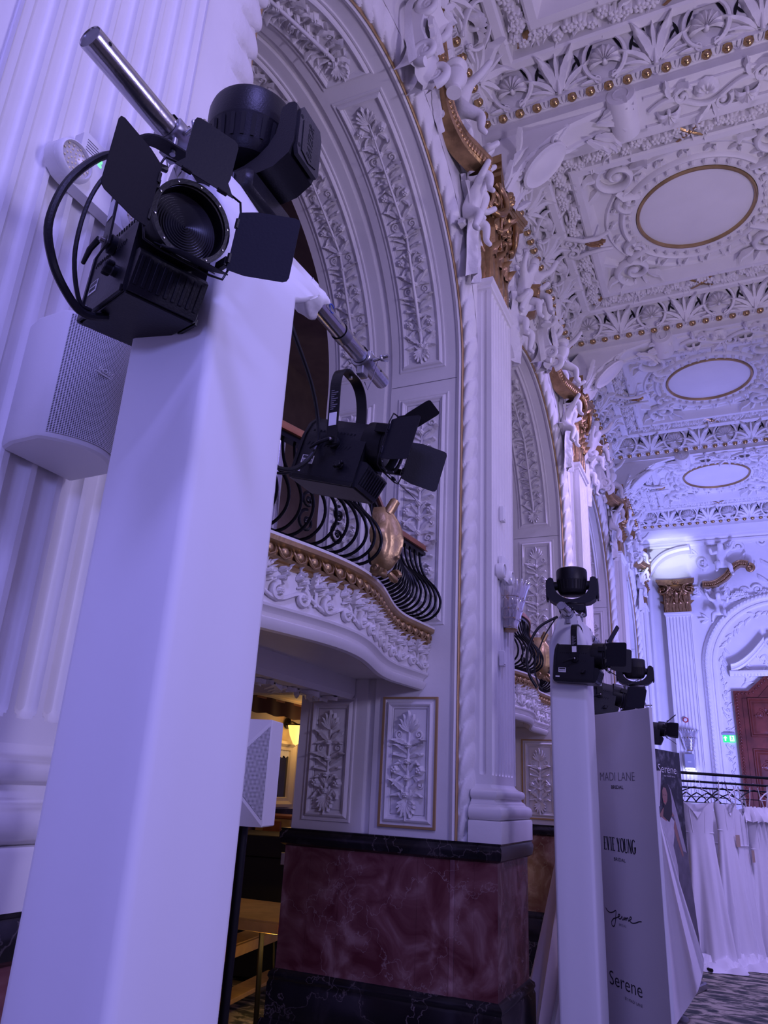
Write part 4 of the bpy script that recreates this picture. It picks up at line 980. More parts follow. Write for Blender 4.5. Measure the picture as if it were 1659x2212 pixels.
for yy in (5.6,): apart('ceiling_cove', MB().sweep([(0, 0), (.06, 0), (.1, -.05), (.1, -.09), (0, -.09)], [(lambda a, b, x=x: (x, 4.5 + a, 2.22 + b)) for x in (-5, -2.5)], closed=True), 'plaster', 30)
# ================================================================ balconies
EGG2 = MB().lathe([(1e-4, .034), (.016, .030), (.024, .016), (.026, 0), (.021, -.02), (.010, -.034), (1e-4, -.037)], 10, cap=False).map(lambda x, y, z: (x, z, max(-.002, y * .95))).mesh('egg', 'gold_bright', 80)
HOOP = MB().tube([(-.034, .038, .008), (-.034, .0, .014), (-.024, -.032, .012), (0, -.046, .008), (.024, -.032, .012), (.034, 0, .014), (.034, .038, .008)], [.004, .006, .006, .004, .006, .006, .004], 6).mesh('egg_hoop', 'gold_bright', 60)
def plan(Yc, t):
    """balcony front plan: t in [-1, 1] along the bay, returns x"""
    a = abs(t); bow = .5 + .5 * math.cos(PI * min(1, a / .72)); return -1.735 + .175 * bow + .03 * max(0, (a - .72) / .28)
def frieze_unit(L, H):
    m = MB()
    P = [(L * (-.5 + i / 30), -H * .22 + H * .12 * math.sin(2 * PI * i / 30), .01) for i in range(31)]; m.tube(P, .010, 6)
    for sg in (-1, 1):
        m.mb(spiral(H * .20, 1.4, .016, .008, 24, .012, sg, PI / 2), T(sg * L * .27, -H * .2, 0)); m.mb(rosette(H * .10, .035, 6), T(sg * L * .27, -H * .2, .005))
        m.mb(leaf(H * .35, H * .16, .03, 4, 8, bend=.3 * sg), T(sg * L * .1, -H * .35, 0) @ RZ(-sg * .9))
        for q in range(4): m.mb(leaf(H * .2, H * .11, .032, 3, 7, tip=1), T(sg * H * .05, -H * .02 + q * H * .10, .004) @ RZ(-sg * (1.1 - .15 * q)))
        for q in range(3): m.mb(rosette(H * .07, .04, 5), T(sg * (L * .30 + (q % 2) * H * .1), H * (.12 + .10 * q), .002))
        for q in range(4): m.mb(leaf(H * .17, H * .08, .028, 3, 7, tip=1), T(sg * L * .38 + (q % 2) * .01, H * (.0 + .1 * q), .003) @ RZ(sg * (1.2 - .5 * q)))
    m.tube([(0, -H * .3, .012), (0, H * .35, .012)], .008, 6); m.mb(fan(5, H * .18, H * .08, .03, -.9, .9), T(0, H * .28, 0)); m.mb(rosette(H * .09, .05, 6), T(0, H * .12, .01))
    return m
BAL = {}
def balcony(k, Yc, hwid, full=True):
    b = empty('balcony', (-1.7, Yc, 2.1)); tag(b, 'bow-fronted white plaster balcony with gilded egg moulding and black iron railing in the %s arch' % ORD[k], 'balcony', 'balconies in the arcade')
    I = T(1.7, -Yc, -2.1); z0 = 2.14; z1 = 2.50; n = 60
    ts = [-1 + 2 * i / n for i in range(n + 1)]
    def fr(t):
        e = .01; x = plan(Yc, t); dx = (plan(Yc, min(1, t + e)) - plan(Yc, max(-1, t - e))) / ((min(1, t + e) - max(-1, t - e)) * hwid); nn = Vector((1, -dx)).normalized()
        return lambda a, z: (x + nn.x * a, Yc + t * hwid + nn.y * a, z)
    F = [fr(t) for t in ts]
    MB().sweep([(-.5, z0 + .08), (-.10, z0 + .08), (-.09, z0 + .02), (-.04, z0 - .015), (-.02, z0 - .01), (-.005, z0 + .01), (.0, z0 + .03), (-.02, z0 + .04), (-.015, z0 + .055), (.012, z0 + .075), (.015, z0 + .085), (0, z0 + .095), (0, z1 - .11)], F).build('frieze_band', 'plaster', b, 30, I)
    MB().sweep([(0, z1 - .115), (.012, z1 - .112), (.018, z1 - .10), (.010, z1 - .092), (.022, z1 - .085), (.026, z1 - .075), (.012, z1 - .07), (.015, z1 - .035), (.035, z1 - .028), (.048, z1 - .02), (.05, z1)], F).build('gold_moulding', 'gold_bright', b, 40, I)
    MB().sweep([(.05, z1), (.052, z1 + .012), (-.5, z1 + .014)], F).build('ledge', 'plaster', b, 30, I)
    # eggs and hoops
    L = 0; pts = [Vector(f(.016, z1 - .052)) for f in F]; cum = [0]
    for i in range(1, len(pts)): cum.append(cum[-1] + (pts[i] - pts[i - 1]).length)
    def atlen(s):
        for i in range(1, len(cum)):
            if cum[i] >= s:
                q = (s - cum[i - 1]) / (cum[i] - cum[i - 1]); d = (pts[i] - pts[i - 1]).normalized(); return pts[i - 1].lerp(pts[i], q), d
        return pts[-1], (pts[-1] - pts[-2]).normalized()
    ne = int(cum[-1] / .085)
    for q in range(ne):
        p, d = atlen((q + .5) * cum[-1] / ne); nn = d.cross(Vector((0, 0, 1)))
        M = basis(p, d, (0, 0, 1), nn) @ RX(math.radians(-18)) @ SC(1, .72, 1.1)
        link('egg', EGG2, b, I @ M); link('egg_hoop', HOOP, b, I @ M)
    # frieze ornament following the curve
    nu = 9; LL = cum[-1] / nu; H = z1 - z0 - .21; base = [Vector(f(0, 0)) for f in F]; cb = [0]
    for i in range(1, len(base)): cb.append(cb[-1] + (base[i] - base[i - 1]).length)
    def wrap(s, w):
        s = max(0, min(cb[-1] - 1e-6, s))
        for i in range(1, len(cb)):
            if cb[i] >= s:
                q = (s - cb[i - 1]) / (cb[i] - cb[i - 1]); d = (base[i] - base[i - 1]).normalized(); p = base[i - 1].lerp(base[i], q); nn = d.cross(Vector((0, 0, 1))); return p + nn * w
    for q in range(nu):
        u = frieze_unit(cb[-1] / nu, H * 1.28); u.map(lambda a, v, w: tuple(wrap((q + .5) * cb[-1] / nu + a, w) + Vector((0, 0, (z0 + z1) / 2 + .0 + v)))); u.build('frieze_relief', 'plaster_relief', b, 60, I)
    # railing: bombe balusters
    zr = 3.02
    MB().sweep([(-.09, zr), (-.09, zr + .025), (-.075, zr + .045), (-.03, zr + .045), (-.015, zr + .025), (-.015, zr)], F, closed=True).build('handrail', 'wood_rail', b, 40, I)
    MB().sweep([(-.075, zr - .028), (-.075, zr), (-.03, zr), (-.03, zr - .028)], F, closed=True).build('top_rail', 'iron', b, 30, I)
    MB().sweep([(-.075, z1 + .045), (-.075, z1 + .06), (-.04, z1 + .06), (-.04, z1 + .045)], F, closed=True).build('bottom_rail', 'iron', b, 30, I)
    nb = 38
    for q in range(nb):
        t = -1 + 2 * (q + .5) / nb; f = fr(t * .985)
        if .03 < t < .20: continue
        P = catmull([f(-.06, z1 + .05), f(.03, z1 + .055), f(.095, z1 + .10), f(.11, z1 + .17), f(.075, z1 + .25), f(.0, z1 + .33), f(-.035, z1 + .41), f(-.05, zr - .02)], 4)
        tn = (Vector(f(0, 0)) - Vector(fr(min(1, t + .01))(0, 0))).normalized()
        MB().tube(P, .0085, 5, up=tuple(tn), flat=.75).build('baluster', 'iron', b, 60, I)
    # C-scroll rods between balusters, left of the leaf
    for t in (-.30, -.15, .10, .17):
        f = fr(t); tn = (Vector(fr(t + .01)(0, 0)) - Vector(f(0, 0))).normalized()
        for (r, zz) in ((.055, z1 + .12), (.038, z1 + .22)):
            s = spiral(r, 1.35, .008, .006, 26, 0, 1 if t < 0 else -1, PI / 2, 5); s.build('iron_scroll', 'iron', b, 60, I @ basis(f(.02, zz), tn, (0, 0, 1), tn.cross(Vector((0, 0, 1)))))
    # gilded acanthus leaf clasp
    f = fr(.12); o = Vector(f(.10, z1 + .33)); lf = MB()
    def gl(i, j):
        t = i / 20; e = (j - 8) / 8; wd = (.030 + .075 * math.sin(PI * min(1, .08 + t * .86)) ** 1.3) * (1 + .10 * math.sin(t * 19)) * (1 - .35 * max(0, t - .85) / .15)
        out = .005 + .085 * math.sin(PI * (.08 + t * .82)) * (1 - .75 * e * e) + .016 * math.cos(e * 2.5 * PI) * math.sin(PI * t) - .05 * abs(e) ** 3
        return (out - .04 * max(0, t - .9) / .1, e * wd + .02 * math.sin(t * 3), .17 - .35 * t)
    lf.grid(gl, 21, 17)
    for sg in (-1, 1):
        lf.mb(spiral(.03, 1.2, .016, .010, 18, 0, sg, 0, 6), T(.02, sg * .085, -.17) @ RX(PI / 2)); lf.tube([(.03, sg * .02, -.17), (.05, sg * .05, -.20), (.03, sg * .09, -.19)], [.014, .016, .01], 6)
    lf.tube([(.02, 0, .14), (.05, .01, .20), (.03, .03, .22)], [.03, .028, .014], 8); dome(lf, .012, .012, 8, T(.09, 0, -.10) @ RY(PI / 2))
    lf.build('gilded_leaf', 'gold_bright', b, 60, I @ T(o.x - .03, o.y, o.z - .12) @ RZ(-.15))
    # soffit with relief beam under the balcony
    MB().box(-2.6, -1.80, Yc - hwid, Yc + hwid, 2.20, 2.24).build('soffit', 'plaster', b, 0, I)
    MB().sweep([(-.14, 2.2), (-.14, 2.10), (-.12, 2.07), (.12, 2.07), (.14, 2.10), (.14, 2.2)], [(lambda a, z, y=y: (-2.33 + a, y, z)) for y in (Yc - hwid, Yc + hwid)]).build('beam', 'plaster', b, 30, I)
    bm = MB(); y = Yc - hwid + .1; rnd = random.Random(k)
    while y < Yc + hwid - .05:
        bm.mb(leaf(.11, .06, .03, 3, 8, bend=rnd.uniform(-.4, .4)), WC(-2.33 + rnd.uniform(-.05, .05), y, 2.068, rnd.random() * 6.3)); y += .035
    bm.build('beam_relief', 'plaster_relief', b, 60, I)
    return b
for k in range(3): balcony(k, BAYS[k][0], BAYS[k][1] - .005)
# ================================================================ lighting rigs: fabric totems, cross pipes, fresnels, moving heads
def totem(x0, x1, y0, y1, zt, px, zp, ya, yb, label):
    t = empty('totem', ((x0 + x1) / 2, (y0 + y1) / 2, 0)); tag(t, label, 'totem', 'white fabric totems along the wall'); I = T(-(x0 + x1) / 2, -(y0 + y1) / 2, 0)
    r = .018; cx, cy = (x0 + x1) / 2, (y0 + y1) / 2; hx, hy = (x1 - x0) / 2, (y1 - y0) / 2
    per = []
    for (sx, sy, a0) in ((1, -1, -90), (1, 1, 0), (-1, 1, 90), (-1, -1, 180)):
        for k in range(4):
            a = math.radians(a0 + 30 * k); per.append((sx * (hx - r) + r * math.cos(a), sy * (hy - r) + r * math.sin(a)))
    # add mid points so the loft bends cleanly
    P = []
    for i in range(len(per)):
        a, b = per[i], per[(i + 1) % len(per)]; P.append(a)
        if abs(a[0] - b[0]) + abs(a[1] - b[1]) > .05:
            for q in (1, 2, 3): P.append((a[0] + (b[0] - a[0]) * q / 4, a[1] + (b[1] - a[1]) * q / 4))
    n = len(P); rows = []
    zs = [0, .02] + [zt * (i / 14) for i in range(1, 14)] + [zt - .02, zt]
    for z in zs:
        s = 1 + .006 * math.sin(z * 5) + (.0 if z > .05 else .05)
        rows.append([(cx + x * (1 + .004 * math.sin(9 * z + i)), cy + y * s, z) for i, (x, y) in enumerate(P)])
    my, hl = (ya + yb) / 2, (yb - ya) / 2
    def top(v):
        out = []
        for i, (x, y) in enumerate(P):
            u = y / hy; tx = px + (x / hx) * (.036 + .006 * math.sin(i * 2.1)); ty = my + max(-1, min(1, u * 1.12)) * hl
            k = v ** 1.15; kz = v
            out.append((cx + x + (tx - cx - x) * k + .006 * math.sin(7 * v + i * 1.7) * v, cy + y + (ty - cy - y) * (v ** .9), zt + (zp - .005 - zt) * kz))
        return out
    for v in (.1, .25, .42, .6, .8, 1.0): rows.append(top(v))
    rows.append([(px + (p[0] - px) * .75, p[1], zp + .024) for p in rows[-1]]); rows.append([(px + (p[0] - px) * .1, p[1], zp + .040) for p in rows[-1]])
    m = MB(); m.grid(lambda i, j: rows[i][j], len(rows), n, closev=True)
    m.build('fabric_cover', 'fabric', t, 60, I)
    # gathered collar where the sleeve meets the pipe
    sl = MB()
    def collar(i, j):
        a = 2 * PI * j / 24; s = i / 8; rr = .030 + .014 * math.sin(PI * s) + .004 * math.sin(a * 5 + s * 6) + (.008 if i == 0 else 0)
        return (px + rr * math.cos(a), yb - .06 + .11 * s + .02 * math.sin(a * 2), zp + rr * math.sin(a) - .012 * math.sin(PI * s))
    sl.grid(collar, 9, 24, closev=True); sl.build('gathered_sleeve', 'fabric', t, 70, I)
    MB().bbox(x0 - .12, x1 + .12, y0 - .12, y1 + .12, 0, .012, .003).build('base_plate', 'black_metal', t, 0, I)
    return t
mat('mark_blue', (.05, .09, .4), .5)
def pipe(px, zp, ya, yb, label):
    p = empty('cross_pipe', (px, (ya + yb) / 2, zp)); tag(p, label, 'pipe', 'steel cross pipes on the totems'); my = (ya + yb) / 2; L = (yb - ya) / 2; R_ = .0248
    RM = RX(-PI / 2)
    MB().lathe([(R_ - .004, -L + .006), (R_ - .001, -L), (R_, -L + .003), (R_, L - .003), (R_ - .001, L), (R_ - .004, L - .004)], 32, RM, cap=False).build('tube', 'steel', p, 50)
    for s in (-1, 1): MB().lathe([(1e-4, s * (L - .002)), (R_ - .003, s * (L - .002))], 24, RM, cap=False).build('end_cap', 'steel_dull', p, 50)
    MB().lathe([(R_, 1.04 * L * .55 - .02), (R_ + .0025, L * .55 - .018), (R_ + .0025, L * .55 + .018), (R_, L * .55 + .02)], 32, RM, cap=False).build('coupler_ring', 'steel_dull', p, 40)
    b = MB(); b.grid(lambda i, j: ((R_ + .0006) * math.cos(-.2 + i * .25), L * .30 + .02 + j * .09, (R_ + .0006) * math.sin(-.2 + i * .25)), 6, 2); b.build('sticker', 'steel_dull', p, 60)
    e = MB(); e.tube([((R_ + .001) * math.cos(.35) + .0 * k, L * .30 + .05 + .013 * math.cos(a), (R_ + .0012) * math.sin(.35) + .013 * math.sin(a)) for k, a in enumerate([.6 + i * .5 for i in range(11)])], .0022, 5); e.build('sticker_mark', 'mark_blue', p, 60)
    for s in (-.96, .9):
        MB().lathe([(1e-4, .0004), (.004, .0004), (.004, -.002)], 10, T(R_ + .0002, s * L, 0) @ RY(PI / 2), cap=False).build('bolt_hole', 'hole_shade', p, 0)
    return p
# ---- fresnel, local x forward, y side (viewer right when facing the lens), z up
def flap_mesh(wa, wb, L):
    P = [(-wa / 2, 0), (wa / 2, 0), (wb / 2 - .002, L * .2), (wb / 2, L * .3), (wb / 2, L - .010), (wb / 2 - .003, L - .003), (wb / 2 - .010, L), (-wb / 2 + .010, L), (-wb / 2 + .003, L - .003), (-wb / 2, L - .010), (-wb / 2, L * .3), (-wb / 2 + .002, L * .2)]
    return MB().prism(P, -.0008, .0008).mesh('barn_door', 'flap_black', 20)
FLAP_S = flap_mesh(.115, .128, .112); FLAP_T = flap_mesh(.115, .088, .104)
SLOT = MB().box(-.0016, .0016, -.0007, .0007, -.006, .006).mesh('vent_slot', 'hole_shade', 0)
def make_fresnel():
    r = empty('fresnel'); B = {}
    hd = []     # parts that tilt
    def part(name, mb, m, sm=35, par=None):
        o = mb.build(name, m, r if par is None else par, sm)
        if par is None: hd.append(o)
        return o
    cs = [(-.070, .004), (-.066, 0), (.066, 0), (.070, .004), (.070, .13), (.058, .172), (.030, .204), (-.030, .204), (-.058, .172), (-.070, .13)]
    bd = MB(); sec = [(-.222, .90), (-.218, .97), (-.19, 1.0), (.0, 1.0)]
    bd.sweep(cs, [(lambda a, b, x=x, k=k: (x, a * k, .1 + (b - .1) * k)) for x, k in sec], closed=True)
    part('housing', bd, 'black_plastic')
    part('rear_frame', MB().sweep([(c[0] * 1.035, .1 + (c[1] - .1) * 1.035) for c in cs], [(lambda a, b, x=x: (x, a, b)) for x in (-.214, -.205)], closed=True), 'black_plastic')
    part('base_tray', MB().bbox(-.205, .004, -.064, .064, -.004, .001, .0015).bbox(-.205, .0, -.0735, -.068, -.003, .010, .001).bbox(-.205, .0, .068, .0735, -.003, .010, .001), 'black_metal')
    ch = MB().prism([(0, 0), (.010, .0), (.030, .066), (.020, .076), (0, .078)], -.064, .064, basis((0, 0, 0), (1, 0, 0), (0, 0, 1), (0, -1, 0)))
    part('chin', ch, 'black_plastic', 20)
    for i in range(9): part('chin_rib', MB().bbox(-.003, .003, -.0035, .0035, -.026, .026, .001, T(.0205, -.056 + .014 * i, .037) @ RY(.293)), 'black_plastic', 20)
    for s in (-1, 1):
        for i in range(13):
            for z, kk in ((.150, 1), (.108, 0)):
                o = link('vent_slot', SLOT, r, T(-.185 + .0115 * i, s * (.0645 if kk else .0702), z) @ (RX(s * -.28) if kk else Matrix.Identity(4)) @ RY(.5)); hd.append(o)
    kb = part('focus_knob', MB().lathe([(.011, 0), (.011, .008), (.0095, .010), (.0095, .022), (.008, .024), (1e-4, .024)], 14, T(-.055, -.070, .052) @ RX(PI / 2)), 'black_plastic')
    part('knob_grip', MB().bbox(-.016, .016, -.004, .004, .008, .022, .002, T(-.055, -.070, .052) @ RX(PI / 2) @ RZ(.6)), 'black_plastic')
    lb = part('label', MB().box(-.190, -.150, -.0712, -.0702, .045, .070), 'label_white', 0)
    MB().box(-.187, -.153, -.0716, -.0711, .060, .068).build('label_band', 'label_dark', lb, 0)
    x = -.186
    while x < -.155:
        wv = random.choice((.0008, .0015, .0022)); MB().box(x, x + wv, -.0716, -.0711, .049, .057).build('barcode_bar', 'label_dark', lb, 0); x += wv + .0016
    part('small_label', MB().box(-.205, -.183, -.0712, -.0702, .018, .025), 'label_white', 0)
    # barrel and lens
    LX = basis((0, 0, .15), (0, 1, 0), (0, 0, 1), (1, 0, 0))
    part('barrel', MB().lathe([(.070, -.02), (.071, .030), (.069, .040), (.064, .042), (.0625, .036), (.0625, .0)], 40, LX, cap=False), 'black_metal')
    pr = []
    for i in range(56): rr = .0620 * (1 - i / 56); k = (i % 4) / 4; pr.append((max(1e-4, rr), .012 + .0035 * (1 - k) + .010 * (1 - (rr / .062) ** 2)))
    part('fresnel_lens', MB().lathe(pr, 48, LX, cap=False), 'lens_glass', 25)
    part('gel_clip', MB().bbox(.022, .060, -.08, -.070, .168, .186, .001).bbox(.022, .060, -.084, -.078, .165, .190, .001), 'black_metal')
    part('gel_clip', MB().bbox(.022, .060, .070, .08, .10, .118, .001), 'black_metal')
    ring = part('barn_door_ring', MB().lathe([(.073, .046), (.073, .052), (.064, .052), (.064, .046), (.073, .046)], 40, LX, cap=False), 'black_metal')
    wire = MB().tube([(.060, sy * q * .082, .15 + sz * q2 * .082) for sy, sz, q, q2 in ((1, 1, .6, 1), (1, 1, .9, .95), (1, 1, 1, .6), (1, -1, 1, .6), (1, -1, .9, .95), (1, -1, .6, 1), (-1, -1, .6, 1), (-1, -1, .9, .95), (-1, -1, 1, .6), (-1, 1, 1, .6), (-1, 1, .9, .95), (-1, 1, .6, 1))], .0022, 6, closed=True)
    part('wire_guard', wire, 'black_metal', 60)
    for i in range(10):
        a = .3 + i * .63; part('rivet', MB().lathe([(.0022, 0), (.0018, .0014), (1e-4, .0018)], 8, basis((.052, .068 * math.cos(a), .15 + .068 * math.sin(a)), (0, 1, 0), (0, 0, 1), (1, 0, 0))), 'steel', 50)
    r['_head'] = 0
    return r, hd
FRES, FRES_HEAD = make_fresnel()
def yoke_parts(root, h, spread=.088):
    """plumb yoke with clamp; root frame origin at pivot; h = pipe height above pivot"""
    t = h - .072; w_ = .017
    path = catmull([(0, -spread, -.012), (0, -spread, t * .45), (0, -spread, t * .72), (0, -spread * .82, t * .90), (0, -spread * .45, t * .99), (0, 0, t), (0, spread * .45, t * .99), (0, spread * .82, t * .90), (0, spread, t * .72), (0, spread, t * .45), (0, spread, -.012)], 4)
    y = MB().sweep([(-w_, -.002), (w_, -.002), (w_, .002), (-w_, .002)], path_frames(path, (1, 0, 0)), closed=True).build('yoke', 'black_metal', root, 30)
    MB().box(-.012, .012, -spread - .0032, -spread - .0024, t * .18, t * .34).build('yoke_label', 'label_white', y, 0)
    for q in range(10): MB().box(-.011, -.011 + .010 + .006 * (q % 3), -spread - .0031, -spread - .0024, t * (.38 + .026 * q), t * (.392 + .026 * q)).build('print_line', 'ink_grey', y, 0)
    for s in (-1, 1):
        MB().lathe([(.018, 0), (.018, .010), (.012, .012), (.012, .018), (1e-4, .018)], 16, T(0, s * (spread - .016), 0) @ RX(-s * PI / 2)).build('pivot', 'black_plastic', root, 40)
    MB().tube([(0, -spread - .012, 0), (-.03, -spread - .016, -.008), (-.062, -spread - .014, -.02)], [.006, .0055, .004], 8).build('tilt_handle', 'black_plastic', root, 50)
    MB().lathe([(.006, 0), (.006, .008), (.004, .010), (1e-4, .010)], 12, T(.0, -spread - .004, 0) @ RX(PI / 2)).build('handle_bolt', 'steel', root, 40)
    # clamp round the pipe (pipe runs along world Y) placed by caller through clamp()
    return t
def clamp(parent, M, wing=1):
    c = MB(); c.lathe([(.026, -.021), (.033, -.021), (.035, -.018), (.035, .018), (.033, .021), (.026, .021)], 24, RX(-PI / 2), a0=-.4, a1=PI * 1.62); cl_ = c.build('clamp', 'steel_dull', parent, 40, M)
    MB().bbox(-.012, .012, -.019, .019, -.062, -.030, .003).build('clamp_foot', 'steel_dull', cl_, 30)
    MB().lathe([(.006, 0), (.006, .055), (1e-4, .056)], 10, T(.038, 0, -.012) @ RY(.5 * PI) @ RX(.2)).build('clamp_bolt', 'steel', cl_, 40)
    MB().bbox(-.004, .004, -.028, .028, -.010, .010, .003, T(.073, 0, -.012) @ RX(.5)).build('wing_nut', 'steel_dull', cl_, 40)
    MB().tube([(.0, .014, -.055), (-.03, .03, -.05), (-.038, .02, 0), (-.02, .015, .034), (.02, .02, .036), (.036, .03, .0), (.02, .03, -.06), (.012, .02, -.10), (.0, .02, -.07)], .0016, 5).build('safety_cable', 'steel', cl_, 60)
    return cl_
def fresnel(pos, az, pitch, pipe_pt, flaps, label, first=[True]):
    """pos: bottom-front-centre in the world; az measured from +Y toward +X"""
    if first[0]: r = FRES; first[0] = False; heads = FRES_HEAD
    else: r = copy_tree(FRES0); heads = [c for c in r.children]
    tag(r, label, 'stage light', 'black fresnel lights hung from the pipes')
    a, p = math.radians(az), math.radians(pitch)
    f = Vector((math.sin(a) * math.cos(p), math.cos(a) * math.cos(p), math.sin(p))); s = Vector((0, 0, 1)).cross(f).normalized(); u = f.cross(s)
    HM = basis(pos, f, s, u); piv = HM @ Vector((-.10, 0, .118))
    fh = Vector((f.x, f.y, 0)).normalized(); RM_ = basis(piv, fh, s, (0, 0, 1)); r.matrix_basis = RM_
    D = RM_.inverted() @ HM
    for o in heads: o.matrix_basis = D @ o.matrix_basis
    for k, (phi, me) in enumerate(zip(flaps, (FLAP_S, FLAP_S, FLAP_T, FLAP_T))):
        out, ax = ((0, 1, 0), (0, 0, 1)) if k == 0 else ((0, -1, 0), (0, 0, -1)) if k == 1 else ((0, 0, 1), (0, -1, 0)) if k == 2 else ((0, 0, -1), (0, 1, 0))
        ph = math.radians(phi); out = Vector(out); ax = Vector(ax); d = Vector((1, 0, 0)) * math.cos(ph) + out * math.sin(ph)
        h = Vector((.062, 0, .15)) + out * .076; link('barn_door', me, r, D @ basis(h, ax, d, ax.cross(d)))
        for q in (-.035, .035): MB().tube([h + ax * (q - .009), h + ax * (q + .009)], .004, 6).build('hinge', 'black_metal', r, 40, D)
    pp = RM_.inverted() @ Vector(pipe_pt); t = yoke_parts(r, pp.z)
    CM = RM_.inverted() @ basis(pipe_pt, (1, 0, 0), (0, 1, 0), (0, 0, 1)); clamp(r, CM)
    MB().tube([(0, 0, t - .01), (0, 0, t + .03)], .006, 10).build('yoke_bolt', 'steel_dull', r, 40)
    return r
def snapshot(o):
    c = copy_tree(o); return c
FRES0 = None
# ---- moving head, root at base bottom, arms along local x, camera side is local -y
def make_moving_head():
    r = empty('moving_head')
    MB().bbox(-.085, .085, -.085, .085, 0, .062, .012).build('base', 'black_plastic', r, 40)
    MB().bbox(-.045, .045, -.090, -.084, .012, .048, .002).build('control_panel', 'black_metal', r, 20)
    MB().lathe([(.06, .062), (.06, .074), (.05, .078), (1e-4, .078)], 24).build('pan_bearing', 'black_metal', r, 40)
    # U yoke: outline in x-z, extruded in y with rounded corners
    out = [(-.150, .245), (-.158, .235), (-.160, .21), (-.160, .13), (-.150, .10), (-.115, .075), (-.08, .070), (.08, .070), (.115, .075), (.150, .10), (.160, .13), (.160, .21), (.158, .235), (.150, .245), (.135, .248), (.120, .24), (.116, .22)]
    inn = []
    for i in range(11): a = -PI * i / 10; inn.append((.116 * math.cos(a), .20 + .102 * math.sin(a)))
    poly = out + inn + [(-.116, .22), (-.120, .24), (-.135, .248)]
    M = basis((0, 0, 0), (1, 0, 0), (0, 0, 1), (0, -1, 0))
    y = MB(); y.prism(poly, -.050, .050, M); yo = y.build('yoke', 'black_plastic', r, 30)
    for s in (-1, 1):
        P = [(-.040, .10), (.040, .10), (.046, .115), (.046, .215), (.036, .236), (-.036, .236), (-.046, .215), (-.046, .115)]
        MB().prism(P, 0, .010, basis((s * .158, 0, 0), (0, s, 0), (0, 0, 1), (s, 0, 0))).build('arm_cover', 'black_plastic', r, 30)
        P2 = [(-.030 + 0, .118), (.0, .108), (.030, .118), (.033, .20), (.0, .226), (-.033, .20)]
        MB().prism(P2, 0, .002, basis((s * .168, 0, 0), (0, s, 0), (0, 0, 1), (s, 0, 0))).build('arm_badge', 'black_metal', r, 30)
        for z in (.125, .205): MB().lathe([(.005, .0), (.005, .0006), (1e-4, .0006)], 10, T(s * .168, s * -.039, z) @ RY(s * PI / 2)).build('screw_hole', 'hole_shade', r, 0)
        MB().lathe([(.03, 0), (.03, .03), (1e-4, .03)], 18, T(s * .092, 0, .20) @ RY(s * PI / 2)).build('tilt_bearing', 'black_metal', r, 40)
    hd = MB().lathe([(1e-4, -.075), (.055, -.074), (.078, -.066), (.088, -.052), (.092, -.040), (.098, .015), (.100, .02), (.1005, .022), (.101, .085), (.098, .098), (.093, .103), (.088, .100), (.086, .088), (1e-4, .086)], 48, T(0, 0, .205)); hd.build('head', 'black_plastic', r, 30)
    MB().lathe([(1e-4, .090), (.084, .090)], 32, T(0, 0, .205), cap=False).build('lens_plate', 'glass_dark', r, 40)
    SL = MB().add([(-.0042, 0, -.028), (.0042, 0, -.028), (.0050, -.0062, .026), (.0035, -.0066, .030), (-.0035, -.0066, .030), (-.0050, -.0062, .026)], [(0, 1, 2, 3, 4, 5)]).mesh('vent_slot', 'hole_shade', 0)
    n = 26
    for i in range(n):
        a = 2 * PI * i / n; link('vent_slot', SL, r, T(0, 0, .190) @ RZ(a) @ T(0, -.0936, 0))
    for s in (-1, 1): MB().bbox(-.012, .012, -.006, .006, 0, .05, .002, T(s * .05, .0, -.045)).build('clamp_bracket', 'steel_dull', r, 30)
    return r
MH0 = make_moving_head()
def text_mesh(txt, size, m, shear=0.0, sx=1.0, ext=.0004, off=0.0, spacing=1.0, name='lettering'):
    c = bpy.data.curves.new(name, 'FONT'); c.body = txt; c.size = size; c.extrude = ext; c.shear = shear; c.align_x = 'CENTER'; c.align_y = 'CENTER'; c.offset = off; c.space_character = spacing; c.resolution_u = 3
    o = bpy.data.objects.new(name, c); COL.objects.link(o); dg = bpy.context.evaluated_depsgraph_get(); me = bpy.data.meshes.new_from_object(o.evaluated_get(dg)); bpy.data.objects.remove(o)
    me.materials.clear(); me.materials.append(MATS[m])
    for v in me.vertices: v.co.x *= sx
    me.update(); return me
mat('engraved', (.004, .004, .006), .7)
BADGE = text_mesh('RAYZOR', .030, 'engraved', .3, .8)
for s in (1, -1):
    link('badge_lettering', BADGE, MH0, basis((s * .1702, 0, .165), (0, 0, 1), (0, -s, 0), (s, 0, 0)))
def moving_head(loc, rz, label, sc_=1.0, first=[True]):
    r = MH0 if first[0] else copy_tree(MH0); first[0] = False
    r.matrix_basis = T(*loc) @ RZ(rz) @ SC(sc_); tag(r, label, 'moving head', 'black moving head wash lights on the totems'); return r
def cable(name, P, rad, label, m='black_plastic'):
    o = MB().tube(catmull(P, 6), rad, 8).build(name, m); tag(o, label, 'cable'); return o
FRES0 = snapshot(FRES)
